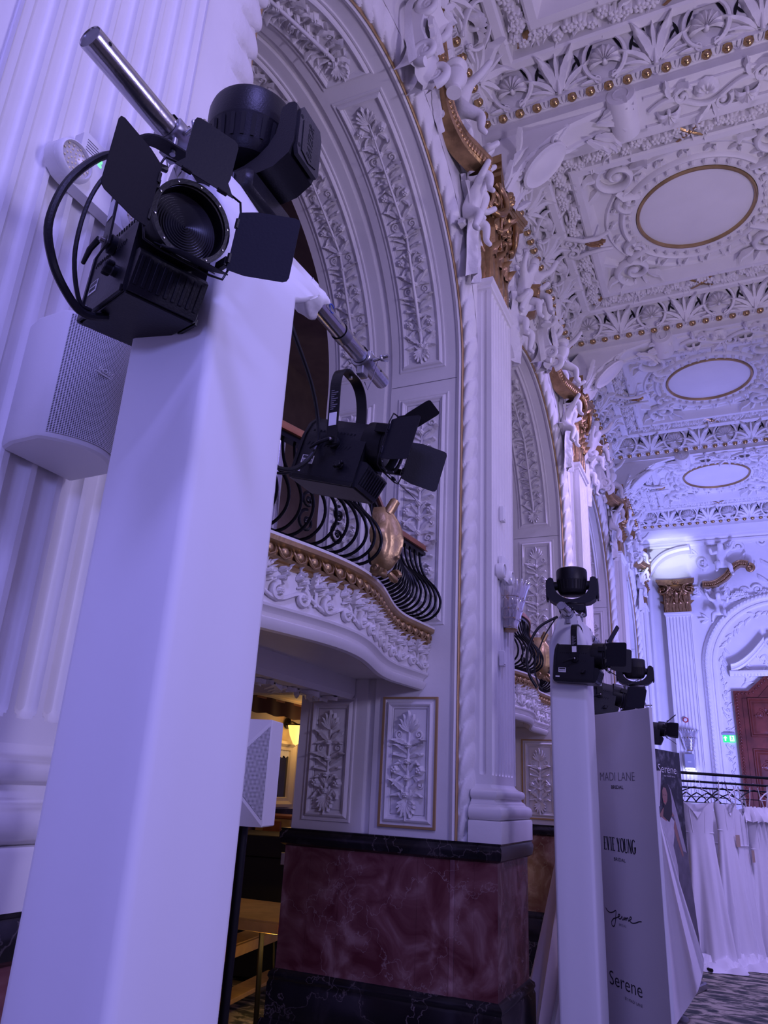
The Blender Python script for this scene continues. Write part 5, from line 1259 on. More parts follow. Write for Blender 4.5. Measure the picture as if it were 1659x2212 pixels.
# ---------------- rig nearest the camera
totem(-.995, -.79, .914, 1.178, 2.56, -.939, 2.80, .93, 1.45, 'large white fabric totem nearest the camera under the bare pipe')
pipe(-.939, 2.80, .641, 1.937, 'long steel pipe crossing the top of the nearest totem')
fresnel((-.839, .825, 2.316), 113.6, -9.9, (-.939, .875, 2.80), (50, 60, 88, 24), 'black fresnel with open barn doors facing the camera in front of the nearest totem')
fresnel((-.898, 1.762, 2.329), 89.6, -15.7, (-.939, 1.79, 2.80), (36, 20, 42, 30), 'black fresnel seen from the side hanging behind the nearest totem')
moving_head((-.985, 1.17, 2.832), 0.0, 'black moving head light standing above the nearest totem', 1.1)
cable('power_cable', [(-.965, .90, 2.74), (-.985, .84, 2.72), (-.98, .76, 2.65), (-.98, .70, 2.535), (-.98, .682, 2.43), (-.98, .705, 2.367), (-.98, .744, 2.33), (-.975, .785, 2.31), (-.968, .83, 2.33)], .0075, 'thick black cable looping beside the nearest fresnel')
cable('signal_cable', [(-.97, .88, 2.70), (-.985, .80, 2.66), (-.985, .755, 2.55), (-.985, .748, 2.42), (-.982, .775, 2.335), (-.975, .80, 2.325)], .0042, 'thin black cable hanging beside the nearest fresnel')
cable('signal_cable', [(-.99, 1.42, 2.74), (-1.0, 1.6, 2.62), (-1.01, 1.68, 2.50), (-1.02, 1.66, 2.42), (-1.04, 1.60, 2.36), (-1.06, 1.52, 2.34)], .006, 'black cable sagging behind the nearest totem to the second fresnel')
cable('signal_cable', [(-.99, 1.44, 2.74), (-1.01, 1.64, 2.60), (-1.03, 1.70, 2.46), (-1.06, 1.62, 2.36), (-1.09, 1.50, 2.33)], .004, 'slim black cable behind the nearest totem beside a thicker cable')
# ---------------- second rig
totem(-.915, -.713, 4.247, 4.50, 2.36, -.79, 2.53, 4.20, 4.78, 'white fabric totem in the middle beside the lettered banner')
pipe(-.79, 2.53, 4.02, 5.25, 'steel pipe on top of the middle totem')
fresnel((-.655, 4.22, 2.135), 92, -4, (-.79, 4.22, 2.53), (25, 10, 62, 28), 'black fresnel on the near end of the middle totem pipe')
fresnel((-.70, 5.02, 2.03), 72, -12, (-.79, 5.10, 2.53), (30, 20, 40, 24), 'black fresnel partly hidden behind the middle totem')
moving_head((-.80, 4.42, 2.565), .12, 'black moving head light upright on the middle totem', .9)
cable('power_cable', [(-.86, 4.25, 2.52), (-.95, 4.16, 2.44), (-1.0, 4.10, 2.30), (-.99, 4.08, 2.18), (-.95, 4.09, 2.10)], .008, 'black cable hanging left of the middle totem')
cable('signal_cable', [(-.86, 4.22, 2.51), (-.92, 4.15, 2.38), (-.96, 4.10, 2.22), (-.94, 4.08, 2.12), (-.92, 4.09, 2.09)], .004, 'thin black cable hanging at the middle totem top')
# ---------------- third rig
totem(-.915, -.713, 7.30, 7.55, 2.30, -.813, 2.47, 7.20, 7.85, 'white fabric totem farthest away behind the lettered banner')
pipe(-.813, 2.47, 6.85, 8.5, 'steel pipe on top of the farthest totem')
fresnel((-.67, 8.05, 2.08), 88, -6, (-.813, 8.1, 2.47), (30, 20, 45, 30), 'black fresnel on the farthest totem beyond the banner')
moving_head((-.80, 7.47, 2.50), .15, 'black moving head light on the farthest totem')
cable('power_cable', [(-.84, 7.3, 2.45), (-.90, 7.2, 2.30), (-.93, 7.15, 2.18), (-.95, 7.1, 2.05)], .008, 'black cable draped over the farthest totem top')
def kill(o):
    for c in list(o.children): kill(c)
    bpy.data.objects.remove(o)
kill(FRES0)
# ================================================================ wall equipment
# loudspeaker on the near pilaster
sp = empty('wall_loudspeaker', (-1.30, 1.075, 2.2)); tag(sp, 'white wall loudspeaker with curved perforated grille on the pilaster nearest the camera', 'loudspeaker')
I = T(1.30, -1.075, -2.2)
pl = [(-1.385, .985), (-1.345, .972), (-1.262, .966), (-1.245, .975)]
arc = [(-1.245 + .055 * math.sin(PI * t) ** .8 * 1.0, .975 + .205 * t) for t in [i / 12 for i in range(13)]]
body = [(-1.385, 1.19), (-1.385, .985), (-1.345, .970), (-1.262, .966), (-1.250, .972)] + [(x - .004, y) for x, y in arc[1:-1]] + [(-1.25, 1.183)]
rows = []
for z, k in ((2.200, .90), (2.203, .97), (2.210, 1.0), (2.505, 1.0), (2.512, .97), (2.515, .90)): rows.append([(-1.32 + (x + 1.32) * k if x > -1.38 else x, 1.08 + (y - 1.08) * k, z) for x, y in body])
m = MB(); m.grid(lambda i, j: rows[i][j], 6, len(body), closev=True); m.add(rows[0], [tuple(range(len(body)))]); m.add(rows[-1], [tuple(range(len(body)))[::-1]]); m.build('cabinet', 'speaker_white', sp, 40, I)
g = MB(); g.grid(lambda i, j: (arc[i][0] - .0005, arc[i][1], (2.212, 2.503)[j]), 13, 2); g.build('grille', 'grille', sp, 60, I)
link('badge_lettering', text_mesh('BOSE', .016, 'speaker_white', .35, 1.2, .001), sp, I @ basis((-1.1915, 1.050, 2.385), (0, 1, 0), (0, 0, 1), (1, 0, 0)))
MB().box(-1.194, -1.191, 1.023, 1.077, 2.374, 2.3765).build('badge_bar', 'speaker_white', sp, 0, I)
MB().bbox(-1.40, -1.38, 1.03, 1.13, 2.26, 2.44, .004).build('wall_bracket', 'speaker_white', sp, 30, I)
# twin-lamp emergency light on the near pilaster
def emergency(name, o, s, label, small=False):
    e = empty(name, o); tag(e, label, 'emergency light')
    P = []
    for i in range(9): a = PI / 2 + PI * i / 8; P.append((-.11 + .055 * math.cos(a), .055 * math.sin(a)))
    for i in range(9): a = -PI / 2 + PI * i / 8; P.append((.11 + .055 * math.cos(a), .055 * math.sin(a)))
    b = WL(0, 0, 0)
    MB().prism([(x * s, y * s) for x, y in P], 0, .035 * s, b).build('housing', 'speaker_white', e, 30)
    Q = [(-.15, .0), (-.150, .115), (-.135, .125), (.135, .125), (.15, .115), (.15, .0)]
    MB().prism([(x * s * .62, y * s) for x, y in Q][::-1], 0, .030 * s, b).build('cover_plate', 'speaker_white', e, 30)
    for sg in (-1, 1):
        lp = MB().lathe([(.054, .0), (.054, .030), (.050, .040), (.046, .042), (.044, .034)], 28, b @ T(sg * .11 * s, 0, .012) @ SC(s), cap=False).build('lamp_ring', 'speaker_white', e, 50)
        MB().lathe([(1e-4, .036), (.03, .035), (.045, .033)], 24, b @ T(sg * .11 * s, 0, .012) @ SC(s), cap=False).build('lamp_lens', 'lens_clear', e, 50)
        for i in range(0 if small else 37):
            rr = .0068 * math.sqrt(i) * s; a = i * 2.4; dome(MB(), .0030 * s, .0018, 6, b @ T(sg * .11 * s + rr * math.cos(a), rr * math.sin(a), .012 + .0355 * s)).build('led', 'led_yellow', lp, 60)
    if not small:
        for i in range(5): MB().box(-.078, -.078 + .035 + .008 * (i % 2), .105 - .008 * i, .107 - .008 * i, .0302, .0308, b).build('print_line', 'ink_grey', e, 0)
        for i in range(2): MB().lathe([(.006, 0), (.006, .001), (1e-4, .001)], 12, b @ T(-.028, .078 - .014 * i, .030), cap=False).build('indicator', 'led_green', e, 0)
        MB().lathe([(.006, 0), (.006, .001), (1e-4, .001)], 12, b @ T(-.028, .092, .030), cap=False).build('test_button', 'ink_grey', e, 0)
    return e
mat('lens_clear', (.55, .53, .52), .15, spec=.8); mat('led_yellow', (.85, .75, .45), .4)
emergency('emergency_light', (-1.388, 1.072, 2.965), 1.0, 'white twin-lamp emergency light on the pilaster nearest the camera')
emergency('emergency_light', (-1.315, 4.72, 2.93), .9, 'small white emergency light above the crystal sconce', True)
# small boxes on the second pilaster
for nm, y, z, hh, lab in (('sensor_box', 4.69, 3.35, .055, 'slim white sensor box high on the pilaster above the sconce'), ('cable_cover', 4.66, 2.36, .05, 'slim white cable cover on the pilaster below the sconce')):
    s_ = empty(nm, (-1.315, y, z)); tag(s_, lab, 'box'); MB().bbox(0, .03, -.028, .028, -hh, hh, .004).build('case', 'speaker_white', s_, 30); MB().bbox(.028, .033, -.02, .02, -hh * .8, hh * .8, .003).build('cover', 'speaker_white', s_, 30)
# crystal sconces
def blade(L, w):
    m = MB()
    def fn(i, j):
        t = i / 8; e = (j - 1); ww = w * math.sin(PI * min(1, .18 + .82 * t)) ** .7 if t < 1 else .1 * w
        return (e * ww * .5, t * L, (.006 if j == 1 else 0) + .010 * t * t)
    m.grid(fn, 9, 3); m.grid(lambda i, j: (lambda p: (p[0], p[1], p[2] - .005))(fn(i, 2 - j)), 9, 3); return m.mesh('glass_blade', 'frost_glass', 60)
BLADE = blade(.13, .042); BLADE2 = blade(.11, .045)
def sconce(M, label, lit=False):
    s = empty('crystal_sconce', M=M); tag(s, label, 'sconce')
    MB().bbox(-.045, .045, -.15, .10, 0, .012, .003).build('back_plate', 'gold_bright', s, 30)
    for tier, (z, r, n) in enumerate(((.04, .115, 11), (-.04, .100, 9), (-.10, .085, 8), (-.155, .065, 7))):
        MB().tube([(r * math.cos(PI * i / 12), z, r * math.sin(PI * i / 12) + .005) for i in range(13)], .0035, 6).build('gilt_band', 'gold_bright', s, 60)
        for i in range(n):
            a = PI * (i + .5) / n; link('glass_blade', BLADE if tier == 0 else BLADE2, s, T(r * math.cos(a), z - .01, r * math.sin(a) + .005) @ RY(PI / 2 - a) @ RX(.25 if tier == 0 else .12) @ SC(1, 1.0 if tier == 0 else .75, 1))
        for i in range(0, n, 2): a = PI * i / n; dome(MB(), .006, .005, 8, T(r * math.cos(a), z, r * math.sin(a) + .008)).build('stud', 'gold_bright', s, 60)
    MB().lathe([(.05, 0), (.045, -.012), (1e-4, -.014)], 16, T(0, -.165, .03) @ RX(-PI / 2), cap=False).build('base_cup', 'gold_bright', s, 50)
    return s
sconce(WL(-1.312, 4.80, 2.74), 'crystal glass sconce with gilt bands on the pilaster between the arches')
sconce(WJ(-.78, YE - .15, 2.68) @ SC(1.15), 'crystal glass sconce on the end wall pilaster')
# end wall: lit box, call point, exit sign
bx = empty('wall_light_box', (-.80, YE - .20, 2.17)); tag(bx, 'small grey wall light box glowing white underneath on the end wall pilaster', 'wall light')
mat('grey_box', (.35, .36, .42), .5); MB().bbox(-.085, .085, -.06, .05, 0, .25, .008).build('case', 'grey_box', bx, 30)
MB().bbox(-.08, .08, -.055, .045, -.016, 0, .003).build('diffuser', 'lamp_cool', bx, 30); MB().box(-.03, .03, -.062, -.06, .10, .115).build('slot', 'label_white', bx, 0)
MB().bbox(-.085, .085, .05, .06, -.02, .25, .003).build('back_plate', 'speaker_white', bx, 30)
cp_ = empty('call_point', (-.81, YE - .16, 3.036)); tag(cp_, 'round red-rimmed detector on the end wall pilaster', 'detector'); MB().lathe([(.05, 0), (.05, .02), (.042, .03), (.034, .03), (.034, .022)], 20, WJ(0, 0, 0), cap=False).build('red_rim', 'red_plastic', cp_, 40); MB().lathe([(1e-4, .030), (.02, .028), (.034, .022)], 16, WJ(0, 0, 0), cap=False).build('lens', 'label_white', cp_, 40)
ex = empty('exit_sign', (-.10, YE - .03, 2.73)); tag(ex, 'green lit emergency exit sign beside the carved door', 'exit sign')
MB().bbox(-.115, .115, -.03, .03, .055, .10, .005).build('bracket', 'grey_box', ex, 30); MB().bbox(-.11, .11, -.012, .012, -.075, .055, .003).build('panel', 'exit_green', ex, 30)
AR = [(-.012, -.05), (.012, -.05), (.012, -.002), (.034, -.002), (0, .04), (-.034, -.002), (-.012, -.002)]
MB().prism([(x - .055, z) for x, z in AR], 0, .002, WJ(0, -.012, 0)).build('arrow', 'exit_white', ex, 0)
MB().box(.02, .095, -.0145, -.0125, -.058, .042).build('doorway_symbol', 'exit_white', ex, 0)
rn = MB(); rn.tube([(.055, .0, .02), (.06, 0, -.012)], [.008, .009], 6); rn.tube([(.06, 0, -.012), (.045, 0, -.03), (.030, 0, -.035)], .006, 6); rn.tube([(.06, 0, -.012), (.072, 0, -.03), (.07, 0, -.05)], .006, 6); rn.tube([(.055, 0, .016), (.075, 0, .006), (.082, 0, .014)], .005, 6); rn.tube([(.055, 0, .016), (.04, 0, .004)], .005, 6); dome(rn, .009, .004, 10, T(.052, 0, .032) @ RX(PI / 2))
rn.map(lambda x, y, z: (x, -.0150 + y * .1, z)).build('running_figure', 'exit_green', ex, 50)
# faceted white loudspeaker on a stand inside the first arch
hs = empty('faceted_loudspeaker', (-1.80, 2.62, 1.385)); tag(hs, 'white faceted loudspeaker with triangular perforated grille behind the nearest totem', 'loudspeaker')
Mh = RZ(math.radians(14)); H = .40
MB().bbox(-.20, .115, 0, .15, 0, H, .004, Mh).build('cabinet', 'speaker_white', hs, 30)
fx = MB(); fx.add([(-.20, -.001, 0), (.115, -.001, 0), (.115, -.001, H), (-.20, -.001, H), (-.06, -.045, H * .38), (-.02, -.045, H * .38), (-.02, -.045, H * .62), (-.06, -.045, H * .62)], [(0, 1, 5, 4), (2, 3, 7, 6), (4, 5, 6, 7), (3, 0, 4, 7)]); fx.build('horn_front', 'speaker_white', hs, 0, Mh)
MB().add([(.115, -.001, 0.0), (.115, -.001, H), (-.02, -.045, H * .62), (-.02, -.045, H * .38)], [(0, 1, 2, 3)]).build('side_facet', 'speaker_white', hs, 0, Mh)
MB().add([(.111, -.004, .025), (.111, -.004, H - .025), (-.012, -.0445, H * .60), (-.012, -.0445, H * .40)], [(0, 1, 2, 3)]).build('grille', 'grille_front', hs, 0, Mh)
MB().add([(-.196, -.004, .025), (-.196, -.004, H - .025), (-.068, -.0445, H * .60), (-.068, -.0445, H * .40)], [(3, 2, 1, 0)]).build('grille', 'grille_front', hs, 0, Mh)
MB().lathe([(.018, -1.37), (.018, 0)], 12, T(0, .07, 0)).build('stand_pole', 'black_metal', hs, 40)
MB().lathe([(.16, -1.37), (.16, -1.36), (.02, -1.35)], 24, T(0, .07, 0)).build('stand_foot', 'black_metal', hs, 40)
# ================================================================ aisle furnishings seen through the arch
wn = empty('window_1', (-4.44, 7.02, 1.31)); tag(wn, 'cream framed dark window in the aisle back wall', 'window', kind='structure')
fr = ring_frame(-.42, .42, 0, .66, [(0, 0), (.0, .05), (.03, .06), (.06, .03), (.09, .03), (.10, .0)]); fr.build('window_frame', 'cream_paint', wn, 30, WL(0, 0, 0)); MB().box(-.33, .33, .09, .57, 0, .005, WL(0, 0, 0)).build('pane', 'glass_dark', wn, 0)
cu_ = MB(); cu_.grid(lambda i, j: (-.34 + .68 * i / 40, .575 - (.0, .05, .075 + .012 * math.sin(i * 1.3))[j], .012 + .006 * math.sin(i * 1.9)), 41, 3, WL(0, 0, 0)); cu_.build('valance', 'label_white', wn, 60)
pv = empty('pelmet', (-4.2, 7.5, 2.22)); tag(pv, 'dark red scalloped pelmet over the aisle wall', 'pelmet')
MB().grid(lambda i, j: (.08 * math.sin(i * .9) * .15, -3.5 + 7 * i / 140, (.12, -.0, -.03 - .018 * abs(math.sin(i * .45)))[j]), 141, 3).build('cloth', 'curtain', pv, 60); MB().box(-.02, .0, -3.5, 3.5, .10, .12).build('rail', 'wood_rail', pv, 0)
lp = empty('wall_lamp', (-4.44, 7.26, 2.10)); tag(lp, 'glowing yellow glass wall lamp in the aisle', 'wall lamp')
MB().lathe([(1e-4, -.15), (.03, -.13), (.07, -.05), (.095, .04), (.10, .06), (.09, .06)], 20, T(.13, 0, -.02), cap=False).build('glass_shade', 'lamp_warm', lp, 60); MB().tube([(0, 0, .06), (.07, 0, .075), (.13, 0, .05)], .010, 8).build('arm', 'iron', lp, 50); MB().lathe([(.06, 0), (.06, .02), (1e-4, .025)], 16, T(0, 0, .06) @ RY(PI / 2)).build('wall_rose', 'iron', lp, 40)
MB().lathe([(.102, .035), (.106, .04), (.102, .05)], 20, T(.13, 0, 0), cap=False).build('rim', 'iron', lp, 50)
WARM = (1.0, .58, .20)
point_light('aisle_light', (-4.12, 7.26, 2.02), 3.5, WARM, .08)
point_light('aisle_light', (-4.1, 5.4, 1.9), 3, WARM, .08)
point_light('aisle_light', (-4.0, 11.6, 1.9), 12, (1.0, .66, .34), .1)
def boxthing(name, label, cat, loc, rz, parts):
    e = empty(name, loc); e.rotation_euler = (0, 0, rz); tag(e, label, cat)
    for nm, a, m_ in parts: MB().bbox(*a, .006).build(nm, m_, e, 30)
    return e
boxthing('flight_case', 'black flight case standing in the dark aisle', 'case', (-3.75, 6.25, 0), .2, [('case_body', (-.45, .45, -.3, .3, .06, .95), 'black_plastic'), ('lid', (-.46, .46, -.31, .31, .95, 1.12), 'black_plastic'), ('latch', (.1, .18, -.32, -.30, .90, 1.0), 'steel_dull'), ('caster', (-.4, -.3, -.25, -.15, 0, .06), 'black_metal'), ('caster', (.3, .4, -.25, -.15, 0, .06), 'black_metal')])
boxthing('flight_case', 'tall black equipment rack behind the flight case', 'case', (-3.5, 7.6, 0), -.2, [('case_body', (-.4, .4, -.35, .35, .05, 1.25), 'black_plastic'), ('lid', (-.41, .41, -.36, .36, 1.25, 1.33), 'black_plastic'), ('edge', (-.415, -.385, -.365, -.335, .05, 1.33), 'steel_dull')])
boxthing('wooden_box', 'small orange wooden box on the aisle ledge under the window', 'box', (-4.2, 6.95, 1.0), 0, [('box_body', (-.2, .2, -.18, .18, .0, .22), 'plywood'), ('lid', (-.21, .21, -.19, .19, .22, .25), 'wood_rail'), ('board', (-.1, .1, -.2, -.18, .02, .2), 'wood_rail')])
boxthing('sideboard', 'black sideboard against the aisle wall below the window', 'sideboard', (-4.12, 7.2, 0), 0, [('carcass', (-.25, .25, -.5, .5, .08, .96), 'black_plastic'), ('top', (-.28, .28, -.53, .53, .96, 1.0), 'black_plastic'), ('plinth', (-.23, .23, -.48, .48, 0, .08), 'black_plastic')])
# trestle tables with plywood tops lit along the edge
def trestle(loc, rz, label, z=.74, L=1.8, Wt=.7):
    e = empty('trestle_table', loc); e.rotation_euler = (0, 0, rz); tag(e, label, 'table')
    MB().bbox(-L / 2, L / 2, -Wt / 2, Wt / 2, z - .03, z, .003).build('table_top', 'plywood', e, 30); MB().bbox(-L / 2, L / 2, -Wt / 2 - .01, -Wt / 2, z - .07, z - .012, .002).build('edge_board', 'plywood', e, 30)
    for sx in (-1, 1):
        for sy in (-1, 1): MB().tube([(sx * (L / 2 - .2), sy * Wt * .32, z - .03), (sx * (L / 2 - .12), sy * Wt * .45, 0)], .018, 8).build('leg', 'black_metal', e, 40)
        MB().tube([(sx * (L / 2 - .16), -Wt * .40, z * .4), (sx * (L / 2 - .16), Wt * .40, z * .4)], .012, 6).build('cross_bar', 'black_metal', e, 40)
    return e
trestle((-3.35, 5.08, 0), math.radians(2), 'trestle table with pale plywood top in the dark aisle', .70, 1.05, .75)
bp = empty('plank_bench', (-3.42, 5.2, 0)); bp.rotation_euler = (0, 0, .13); tag(bp, 'low bench of two bright plywood planks in the aisle', 'bench')
for nm, a in (('plank', (-.16, .02, -1.0, 1.0, .43, .455)), ('plank', (.025, .05, -1.0, 1.0, .38, .45)), ('plank', (-.1, .06, -1.0, 1.0, .10, .13))): MB().bbox(*a, .003).build(nm, 'plywood', bp, 30)
for y in (-.8, .8): MB().tube([(-.08, y, .43), (-.02, y - .05, 0)], .02, 8).build('leg', 'black_metal', bp, 40)
spot_light('aisle_light', (-2.9, 3.0, 2.15), (-3.45, 5.15, .5), 10, (1.0, .62, .15), 40, .6, .05)
point_light('aisle_light', (-2.85, 4.75, .58), 6.0, (1.0, .62, .15), .04)  # low fill added to brighten the bench planks, no lamp stands here
# gallery furniture seen above the balcony
bl = empty('equipment_case', (-2.35, 3.15, 2.445)); tag(bl, 'black round equipment case behind the balcony railing', 'case'); MB().lathe([(.16, 0), (.17, .01), (.175, .30), (.17, .62), (.15, .66), (1e-4, .67)], 28).build('case_body', 'black_plastic', bl, 30); MB().lathe([(.178, .56), (.180, .57), (.178, .58)], 28, cap=False).build('rim', 'black_metal', bl, 30)
for i, (x, y, lab) in enumerate(((-2.15, 2.72, 'shiny chrome pole nearest the balcony end'), (-2.0, 2.95, 'shiny chrome pole behind the balcony scrolls'))):
    e = empty('chrome_pole', (x, y, 2.445)); tag(e, lab, 'pole'); MB().lathe([(.03, 0), (.03, .8), (1e-4, .8)], 16).build('tube', 'steel', e, 40); MB().lathe([(.07, 0), (.07, .015), (.03, .02)], 16).build('foot', 'steel_dull', e, 40)
# ================================================================ bridal display
def fit_text(parent, M, txt, u0, u1, v0, v1, m, off=0.0, name='lettering', shear=0.0):
    me = text_mesh(txt, 1.0, m, shear, 1, 0.0, off, 1.0, name)
    xs = [v.co.x for v in me.vertices]; ys = [v.co.y for v in me.vertices]; a, b, c, e = min(xs), max(xs), min(ys), max(ys)
    for v in me.vertices: v.co = ((v.co.x - a) / (b - a) * (u1 - u0) + u0, (v.co.y - c) / (e - c) * (v1 - v0) + v0, .0012)
    me.update(); return link(name, me, parent, M)
A = Vector((-.40, 4.28)); d = Vector((-.643, .766)); WB = .74; HB = 2.02
bn = empty('banner_stand', (A.x, A.y, 0)); tag(bn, 'tall grey panel banner lettered with four bridal names beside the middle totem', 'banner')
uv = Vector((-d.x, -d.y, 0)); nv = uv.cross(Vector((0, 0, 1)))     # u runs from far left to near right, n faces the camera
BM = basis((0, 0, 0), uv, (0, 0, 1), nv)
MB().bbox(-WB, 0, .01, HB, -.014, 0, .003).build('panel', 'banner', bn, 30, BM)
MB().bbox(.0005, .006, .01, HB, -.018, .002, .002).build('edge_strip', 'fabric', bn, 30, BM)
MB().bbox(-WB - .03, .03, 0, .01, -.2, .12, .003).build('foot_plate', 'black_metal', bn, 30, BM)
fit_text(bn, BM, 'MADI LANE', -.51, -.166, 1.651, 1.695, 'ink_grey', -.010); fit_text(bn, BM, 'BRIDAL', -.399, -.279, 1.608, 1.627, 'ink', .012)
# tall condensed serif letters
def serif_word(word, u0, u1, v0, v1):
    n = len(word); wts = {'I': .55, ' ': .45, 'E': .85, 'V': 1.05, 'Y': 1.05, 'O': 1.0, 'U': 1.0, 'N': 1.1, 'G': 1.0}; tot = sum(wts[c] for c in word); u = u0; H_ = v1 - v0
    for c in word:
        wd = wts[c] / tot * (u1 - u0); a, b = u + wd * .08, u + wd * .92; th = wd * .30; tn = wd * .10; m = MB()
        def bar(p, q, t): dd = (Vector(q) - Vector(p)).normalized(); nn = Vector((-dd.y, dd.x)) * t / 2; m.prism([tuple(Vector(p) - nn), tuple(Vector(q) - nn), tuple(Vector(q) + nn), tuple(Vector(p) + nn)], .0004, .0012)
        mid = (a + b) / 2
        if c == 'E':
            bar((a + th * .7, v0), (a + th * .7, v1), th)
            for vv in (v0 + tn / 2, (v0 + v1) / 2, v1 - tn / 2): bar((a, vv), (b - (wd * .2 if vv == (v0 + v1) / 2 else 0), vv), tn)
            for vv in (v0, v1): bar((b - tn, vv + (H_ * .0 if vv == v0 else -H_ * .12)), (b - tn, vv + (H_ * .12 if vv == v0 else 0)), tn)
        elif c == 'I':
            bar((mid, v0), (mid, v1), th * 1.6)
            for vv in (v0 + tn / 2, v1 - tn / 2): bar((a, vv), (b, vv), tn)
        elif c == 'V': bar((a + th * .4, v1), (mid, v0), th); bar((b - tn, v1), (mid, v0), tn); bar((a - tn, v1 - tn / 2), (a + th, v1 - tn / 2), tn); bar((b - th * .6, v1 - tn / 2), (b + tn, v1 - tn / 2), tn)
        elif c == 'Y': bar((a + th * .4, v1), (mid, v0 + H_ * .42), th); bar((b - tn, v1), (mid, v0 + H_ * .42), tn); bar((mid, v0), (mid, v0 + H_ * .45), th); bar((mid - th, v0 + tn / 2), (mid + th, v0 + tn / 2), tn)
        elif c in 'OG':
            P = [(mid + (b - a) / 2 * math.cos(t), (v0 + v1) / 2 + H_ / 2 * math.sin(t)) for t in [i * PI / 12 for i in range(25)]]
            for i in range(24):
                if c == 'G' and 0 <= i < 3: continue
                ang = (i + .5) * PI / 12; bar(P[i], P[i + 1], tn + (th - tn) * abs(math.cos(ang)))
            if c == 'G': bar((b - th * .4, v0 + H_ * .1), (b - th * .4, v0 + H_ * .45), th); bar((mid, v0 + H_ * .45), (b + tn, v0 + H_ * .45), tn)
        elif c == 'U': bar((a + th * .5, v0 + H_ * .15), (a + th * .5, v1), th); bar((b - tn, v0 + H_ * .15), (b - tn, v1), tn); [bar((mid - (b - a) / 2 * .85 * math.cos(t), v0 + H_ * .15 * (1 - math.sin(t))), (mid - (b - a) / 2 * .85 * math.cos(t + PI / 6), v0 + H_ * .15 * (1 - math.sin(t + PI / 6))), tn * 1.4) for t in [i * PI / 6 for i in range(6)]]
        elif c == 'N': bar((a + tn, v0), (a + tn, v1), tn); bar((a + tn, v1), (b - tn, v0), th); bar((b - tn, v0), (b - tn, v1), tn)
        if m.v: m.build('letter', 'ink', bn, 0, BM)
        u += wd
serif_word('EVIE YOUNG', -.507, -.198, 1.290, 1.358)
fit_text(bn, BM, 'BRIDAL', -.409, -.298, 1.242, 1.259, 'ink', 0)
def stroke(P, r, m='ink'):
    MB().tube([tuple(p) for p in catmull([(x, y, .0008) for x, y in P], 6)], r, 6, flat=.3, up=(0, 0, 1)).build('script_stroke', m, bn, 40, BM)
k = .331; X = lambda x: -.518 + k * x; Yv = lambda y: .955 + .085 * y      # script word
J = [(0, .50), (.05, .36), (.13, .30), (.22, .38), (.30, .50), (.29, .2), (.26, -.25), (.22, -.42), (.17, -.40), (.16, -.2), (.22, .0), (.32, .12), (.40, .25), (.41, .33), (.38, .34), (.36, .22), (.39, .10), (.43, .12), (.47, .28), (.47, .13), (.50, .10), (.535, .27), (.54, .12), (.58, .28), (.58, .12), (.60, .24), (.635, .28), (.645, .13), (.69, .20), (.73, .30), (.73, .37), (.70, .37), (.68, .22), (.71, .10), (.77, .08), (.86, .16), (.93, .26), (1.0, .30)]
stroke([(X(a), Yv(b)) for a, b in J], .0028)
fit_text(bn, BM, 'BRIDAL', -.393, -.325, .930, .941, 'ink_grey', -.01)
fit_text(bn, BM, 'Serene', -.512, -.218, .640, .704, 'ink', -.006); fit_text(bn, BM, 'BY MADI LANE', -.374, -.222, .599, .612, 'ink', -.012)
# ---- photo poster: bride in veil, dark wood behind (flat print built as thin inlays)
PR = Vector((-.515, 8.30, 0)); pu = Vector((.28, .96, 0)).normalized(); pn = pu.cross(Vector((0, 0, 1)))
ps = empty('poster_stand', PR); tag(ps, 'dark photo poster of a bride in a veil behind the lettered banner', 'poster')
PM = basis((0, 0, 0), pu, (0, 0, 1), pn); WP, HP = .86, 2.02
pmat = bpy.data.materials.new('poster_print'); pmat.use_nodes = True
def _poster():
    nt = pmat.node_tree; N = nt.nodes; L = nt.links; b = N['Principled BSDF']; b.inputs['Roughness'].default_value = .5
    tc = N.new('ShaderNodeTexCoord'); n = N.new('ShaderNodeTexNoise'); n.inputs['Scale'].default_value = 9; n.inputs['Detail'].default_value = 7; n.inputs['Roughness'].default_value = .65
    r = N.new('ShaderNodeValToRGB'); e = r.color_ramp.elements; e[0].position = .50; e[0].color = (.008, .009, .010, 1); e[1].position = .74; e[1].color = (.16, .16, .18, 1)
    L.new(tc.outputs['Object'], n.inputs['Vector']); L.new(n.outputs['Fac'], r.inputs['Fac']); L.new(r.outputs['Color'], b.inputs['Base Color'])
_poster(); MATS['poster_print'] = pmat
mat('skin', (.28, .15, .11), .5); mat('print_hair', (.015, .011, .010), .5); mat('print_gown', (.52, .50, .52), .5, var=.15, vscale=12); mat('print_veil', (.36, .34, .37), .5, var=.2, vscale=9); mat('print_veil_dark', (.13, .12, .14), .5, var=.3, vscale=9)
MB().bbox(-WP, 0, .03, HP, -.012, 0, .003).build('board', 'poster_print', ps, 30, PM); MB().bbox(-WP, 0, 0, .06, -.08, .08, .01).build('stand_base', 'steel_dull', ps, 30, PM)
def pz(z): return 1.53 + (z - 1.335) * .84 if z >= .7 else .06 + (z - .08) * 1.511
def inlay(name, P, m, w0=.0006, w1=.0014): MB().prism([(cx_ + (x - cx_) * 1.4, pz(z)) for x, z in P], w0, w1).build(name, m, ps, 0, PM)
cx_ = -.45
inlay('printed_veil', [(cx_ + .05, 1.56), (cx_ + .09, 1.52), (cx_ + .20, 1.20), (cx_ + .32, .80), (cx_ + .40, .30), (cx_ + .40, .08), (cx_ - .1, .08), (cx_ - .1, .7)], 'print_veil_dark', .0003, .0007)
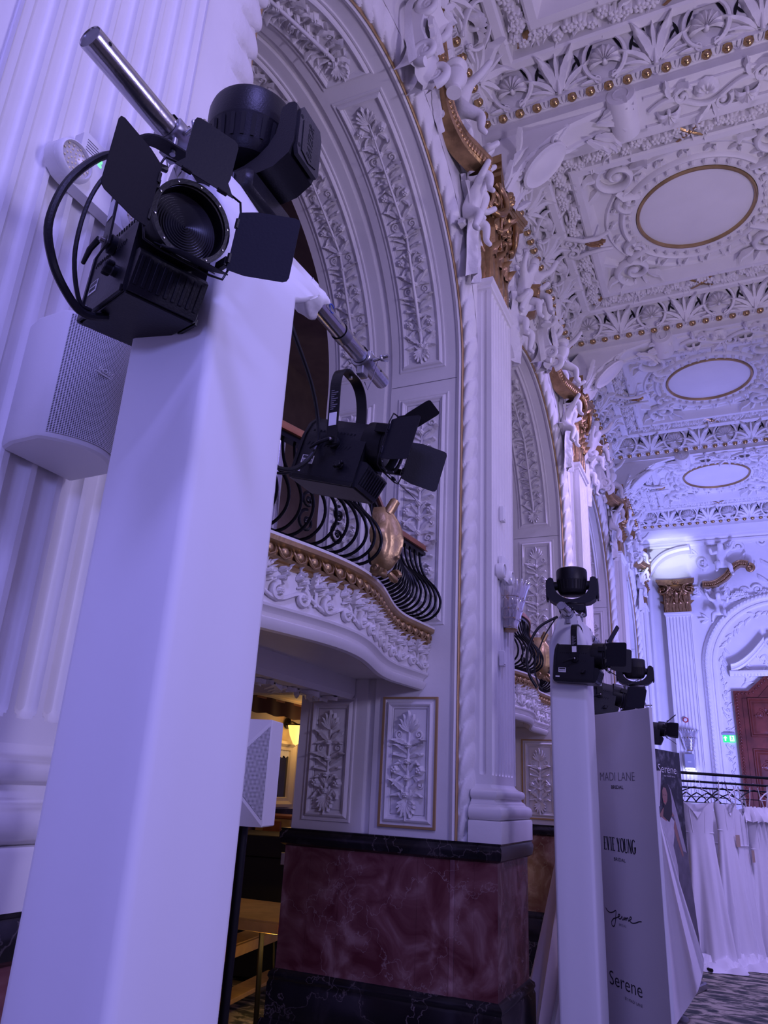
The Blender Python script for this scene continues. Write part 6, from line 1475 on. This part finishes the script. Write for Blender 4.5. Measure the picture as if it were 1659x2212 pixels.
inlay('printed_veil', [(cx_ + .05, 1.55), (cx_ + .10, 1.50), (cx_ + .17, 1.30), (cx_ + .30, .84), (cx_ + .24, .86), (cx_ + .14, 1.16), (cx_ + .08, 1.3)], 'print_veil', .0005, .0010)
inlay('printed_gown', [(cx_ - .14, 1.18), (cx_ - .10, 1.22), (cx_ - .02, 1.17), (cx_ + .06, 1.22), (cx_ + .12, 1.17), (cx_ + .10, 1.02), (cx_ + .07, .92), (cx_ + .12, .72), (cx_ + .13, .45), (cx_ + .16, .08), (cx_ - .20, .08), (cx_ - .15, .5), (cx_ - .13, .74), (cx_ - .09, .92), (cx_ - .12, 1.05)], 'print_gown', .0008, .0014)
inlay('printed_shoulders', [(cx_ - .13, 1.23), (cx_ - .06, 1.30), (cx_ - .03, 1.33), (cx_ + .04, 1.33), (cx_ + .07, 1.29), (cx_ + .13, 1.22), (cx_ + .06, 1.22), (cx_ - .02, 1.17), (cx_ - .10, 1.21)], 'skin', .0008, .0015)
inlay('printed_arm', [(cx_ + .13, 1.20), (cx_ + .18, 1.0), (cx_ + .24, .82), (cx_ + .22, .80), (cx_ + .14, .98), (cx_ + .10, 1.10)], 'skin', .0008, .0015)
inlay('printed_arm', [(cx_ - .14, 1.20), (cx_ - .17, 1.10), (cx_ - .15, 1.0), (cx_ - .12, 1.02), (cx_ - .11, 1.16)], 'skin', .0008, .0015)
inlay('printed_hair', [(cx_ - .06, 1.50), (cx_ - .02, 1.56), (cx_ + .05, 1.555), (cx_ + .085, 1.50), (cx_ + .10, 1.38), (cx_ + .09, 1.24), (cx_ + .03, 1.16), (cx_ - .07, 1.22), (cx_ - .05, 1.3)], 'print_hair', .0010, .0018)
inlay('printed_face', [(cx_ - .055, 1.48), (cx_ - .03, 1.52), (cx_ + .01, 1.51), (cx_ + .03, 1.45), (cx_ + .02, 1.38), (cx_ - .015, 1.335), (cx_ - .045, 1.36), (cx_ - .058, 1.41)], 'skin', .0014, .0022)
inlay('printed_lips', [(cx_ - .045, 1.372), (cx_ - .03, 1.380), (cx_ - .012, 1.374), (cx_ - .028, 1.364)], 'red_plastic', .002, .0026)
for a in (-.045, -.008): inlay('printed_eye', [(cx_ + a, 1.438), (cx_ + a + .01, 1.444), (cx_ + a + .022, 1.438), (cx_ + a + .01, 1.434)], 'print_hair', .002, .0026)
fit_text(ps, PM @ T(0, 0, .0005), 'Serene', -.585, -.13, 1.815, 1.888, 'label_white', -.012, 'poster_lettering'); fit_text(ps, PM @ T(0, 0, .0005), 'by madi lane', -.453, -.174, 1.778, 1.796, 'label_white', -.01, 'poster_lettering')
# ---- gowns
def gown_mesh(name, m, wt, ww, wh, zt, zw, zh, folds, seed, depth=.42, vneck=.06, n=64, flare=1.2, hemvar=.0, shift=0.0):
    rnd = random.Random(seed); ph = [rnd.random() * 6.28 for _ in range(4)]; rows = 22; mb = MB()
    def fn(i, j):
        t = i / (rows - 1); a = 2 * PI * j / n; c, s = math.cos(a), math.sin(a)
        z = zt + (zh - zt) * t
        if z > zw: k = (zt - z) / (zt - zw); hw = wt + (ww - wt) * k ** .8
        else: k = (zw - z) / (zw - zh); hw = ww + (wh - ww) * k ** flare
        tt = max(0, (zw - z) / (zw - zh)); rip = tt ** .6 * (.17 * math.sin(folds * a + ph[0] + tt * 1.6) + .09 * math.sin(folds * 1.7 * a + ph[1]))
        hx = hw * (1 + rip * .5); hy = hw * depth * (1 + .35 * tt) * (1 + rip * 2.2)
        if i == 0: z += .03 * abs(c) - (vneck * max(0, -s) * (1 - abs(c)) ** 2 * 1.0)
        if i == rows - 1: z += hemvar * c
        return (hx * c + shift * tt, hy * s, z)
    mb.grid(fn, rows, n, closev=True); me = mb.mesh(name, m, 70); return me
def hanger(parent_name, M, label, dark=True):
    h = empty('clothes_hanger', M=M); tag(h, label, 'hanger', 'clothes hangers on the rack'); mm = 'black_plastic' if dark else 'speaker_white'
    MB().tube(catmull([(-.20, 0, -.13), (-.12, 0, -.075), (-.02, 0, -.035), (.02, 0, -.035), (.12, 0, -.075), (.20, 0, -.13)], 4), .007, 6).build('arm', mm, h, 50); MB().tube([(-.19, 0, -.132), (.19, 0, -.132)], .005, 6).build('bar', mm, h, 50)
    MB().tube([(0, 0, -.035), (0, 0, .0), (.012, 0, .012), (.020, 0, .028), (.010, 0, .042), (-.008, 0, .040), (-.014, 0, .030)], .0025, 5).build('hook', 'steel', h, 50); return h
def gown(M, label, pars, straps=True, tagcard=False, train=True, ruffle=False, m='white_satin', cat='gown'):
    g = empty('bridal_gown', M=M); tag(g, label, cat, 'white bridal gowns on display')
    wt, ww, wh, zt, zw, zh, folds, seed = pars[:8]
    link('skirt_and_bodice', gown_mesh('skirt_and_bodice', m, *pars), g)
    MB().tube([(ww * 1.04 * math.cos(a), ww * .44 * math.sin(a), zw) for a in [i * 2 * PI / 32 for i in range(32)]], .006, 6, closed=True).build('waist_seam', m, g, 60)
    for q in (-.45, .45): MB().tube([(wt * q, -wt * .42, zt - .03), (ww * q * .9, -ww * .46, zw)], .004, 5).build('bodice_seam', m, g, 50)
    if straps:
        for s in (-1, 1): MB().tube([(s * wt * .72, -.02, zt), (s * wt * .45, -.01, zt + .14), (s * .05, 0, zt + .26)], .008, 5, flat=.4).build('strap', m, g, 50)
    if ruffle:
        r = MB(); r.grid(lambda i, j: ((wt * 1.05 + .05 * math.sin(j * 1.3) * (i / 3)) * math.cos(j * PI / 24), (wt * .5 + .05 * math.sin(j * 2.1) * i / 3) * math.sin(j * PI / 24) - .02 * i, zt + .05 - .05 * i + .012 * math.sin(j * 2.7)), 4, 49); r.build('ruffle', m, g, 70)
    if tagcard: MB().box(-.03, .03, -.002, 0, -.06, .06).build('swing_tag', 'card', g, 0, T(ww * .5, -ww * .5 - .03, zw - .10))
    if train:
        t = MB(); rnd = random.Random(seed)
        def pool(i, j):
            a = 2 * PI * j / 40; rr = (.10 + wh * .95 * i / 7) * (1 + .12 * math.sin(3 * a + seed) + .08 * math.sin(7 * a)); 
            return (rr * math.cos(a), rr * .8 * math.sin(a) - .05, max(.006, .13 * (1 - i / 7) ** .8 + .035 * math.sin(5 * a + i * 1.9) * (i > 0) * (i < 7) + (.01 if i < 7 else 0)) if i < 7 else .006)
        t.grid(pool, 8, 40, closev=True); t.build('train', m, g, 70)
    return g
ra = Vector((-.60, 9.22)); rb = Vector((.90, 10.65)); rd = (rb - ra).normalized(); rz_ = math.atan2(rd.y, rd.x); ZR = 1.87
rk = empty('clothes_rack', (ra.x, ra.y, 0)); tag(rk, 'long black clothes rack holding white bridal gowns', 'clothes rack'); L_ = (rb - ra).length; KM = RZ(rz_)
MB().tube([(0, 0, ZR), (L_, 0, ZR)], .016, 10, KM).build('top_rail', 'black_metal', rk, 40); MB().tube([(0, 0, ZR - .085), (L_, 0, ZR - .085)], .012, 8, KM).build('hanging_rail', 'black_metal', rk, 40)
for x in (0.0, L_):
    MB().tube([(x, 0, .03), (x, 0, ZR)], .016, 8, KM).build('post', 'black_metal', rk, 40); MB().tube([(x, -.25, .03), (x, .25, .03)], .016, 8, KM).build('foot', 'black_metal', rk, 40)
MB().tube([(0, .4, ZR - .14), (L_, .4, ZR - .14)], .010, 8, KM).build('rear_rail', 'black_metal', rk, 40); MB().tube([(0, 0, ZR - .02), (0, .4, ZR - .14)], .01, 6, KM).build('rail_link', 'black_metal', rk, 40)
GOWNS = [(.20, (.18, .145, .25, 1.55, 1.27, .03, 6, 3, .5, .14), dict(), 'white strapped gown with V neckline at the left end of the rack'),
         (.58, (.15, .115, .22, 1.55, 1.30, .03, 7, 5, .5, .10), dict(tagcard=True), 'white gown with a brown swing tag, second on the rack'),
         (.77, (.13, .11, .20, 1.50, 1.15, .10, 9, 8, .35, .05), dict(train=False, tagcard=True), 'slim off-white lace gown, third on the rack'),
         (1.02, (.155, .11, .25, 1.50, 1.12, .03, 7, 11, .5, .06), dict(ruffle=True), 'white gown with ruffled neckline, fourth on the rack'),
         (1.26, (.18, .15, .30, 1.52, 1.2, .03, 7, 17, .42, .04), dict(), 'white gown at the right edge of the picture on the rack')]
for i, (s, pars, kw, lab) in enumerate(GOWNS):
    c = ra + rd * s; yaw = rz_ + (.0, .75, 1.0, .55, .8)[i] - .65
    gown(T(c.x, c.y, 0) @ RZ(yaw), lab, pars, **kw); hanger('h', T(c.x, c.y, ZR - .110) @ RZ(yaw), ['black hanger of the V neck gown at the rack end', 'black hanger of the second gown with brown tag', 'white hanger of the slim lace gown', 'black hanger of the ruffled gown', 'white hanger of the gown at the picture edge'][i], i not in (2, 4))
for i in range(7):
    c = ra + rd * (.12 + .15 * i) + Vector((-rd.y, rd.x)) * .4; hanger('h', T(c.x, c.y, ZR - .165) @ RZ(rz_ + 1.2 + .1 * i), 'empty dark hanger on the rear rail of the rack, %s from the left' % ('first', 'second', 'third', 'fourth', 'fifth', 'sixth', 'seventh')[i], True)
for i in range(2):
    c = ra + rd * (.80 + .45 * i) + Vector((-rd.y, rd.x)) * .42; gown(T(c.x, c.y, 0) @ RZ(rz_ + .6), ['white gown hung behind the slim lace gown', 'white gown hung behind the last gown of the rack'][i], (.16, .13, .28, 1.46, 1.15, .03, 8, 30 + i, .4, .04), train=False)
# full skirted gown hung behind the banner, hem swept to the right
g = empty('full_skirt_gown', (-.685, 7.05, 0)); tag(g, 'white full-skirted gown with hem swept out beside the banner', 'gown')
def sk(i, j):
    t = i / 20; e = j / 40; a = PI * (1.0 + e); z = 1.52 - t * (1.50 - .42 * max(0, e - .55) / .45) ; hw = .04 + .22 * t ** 1.1
    rip = t * (.045 * math.sin(e * 26) + .02 * math.sin(e * 47 + t * 2))
    return (hw * math.cos(a) * (1 + .1 * rip) + .0 + (.04 * t if e > .5 else 0), hw * .75 * math.sin(a) - rip, z)
MB().grid(sk, 21, 41).build('skirt', 'white_satin', g, 70)
MB().grid(lambda i, j: ((lambda p: (p[0] * .93, -p[1] * .8, p[2]))(sk(i, 40 - j))), 21, 41).build('skirt_back', 'white_satin', g, 70)
MB().grid(lambda i, j: ((.09 - .03 * i / 5) * math.cos(PI + PI * j / 16), (.06 - .02 * i / 5) * math.sin(PI + PI * j / 16), 1.80 - .28 * i / 5), 6, 17).build('bodice', 'white_satin', g, 70)
MB().tube([(0, 0, 0.0), (0, 0, 1.80)], .015, 8).build('display_stand', 'steel_dull', g, 40); MB().lathe([(.16, 0), (.16, .012), (.02, .02)], 20).build('stand_foot', 'steel_dull', g, 40)
# blush tulle gown behind the middle totem
g = empty('tulle_gown', (-.98, 5.35, 0)); tag(g, 'blush and white tulle gown half hidden behind the middle totem', 'gown')
link('outer_skirt', gown_mesh('outer_skirt', 'pink_tulle', .13, .11, .40, 1.70, 1.40, .02, 9, 4, .8, .03, flare=1.0), g)
link('white_overlay', gown_mesh('white_overlay', 'white_tulle', .05, .06, .33, .95, .90, .02, 7, 9, .8, .0, flare=.9), g, T(.02, -.16, 0))
MB().tube([(0, 0, 0.0), (0, 0, 1.7)], .015, 8).build('display_stand', 'steel_dull', g, 40)
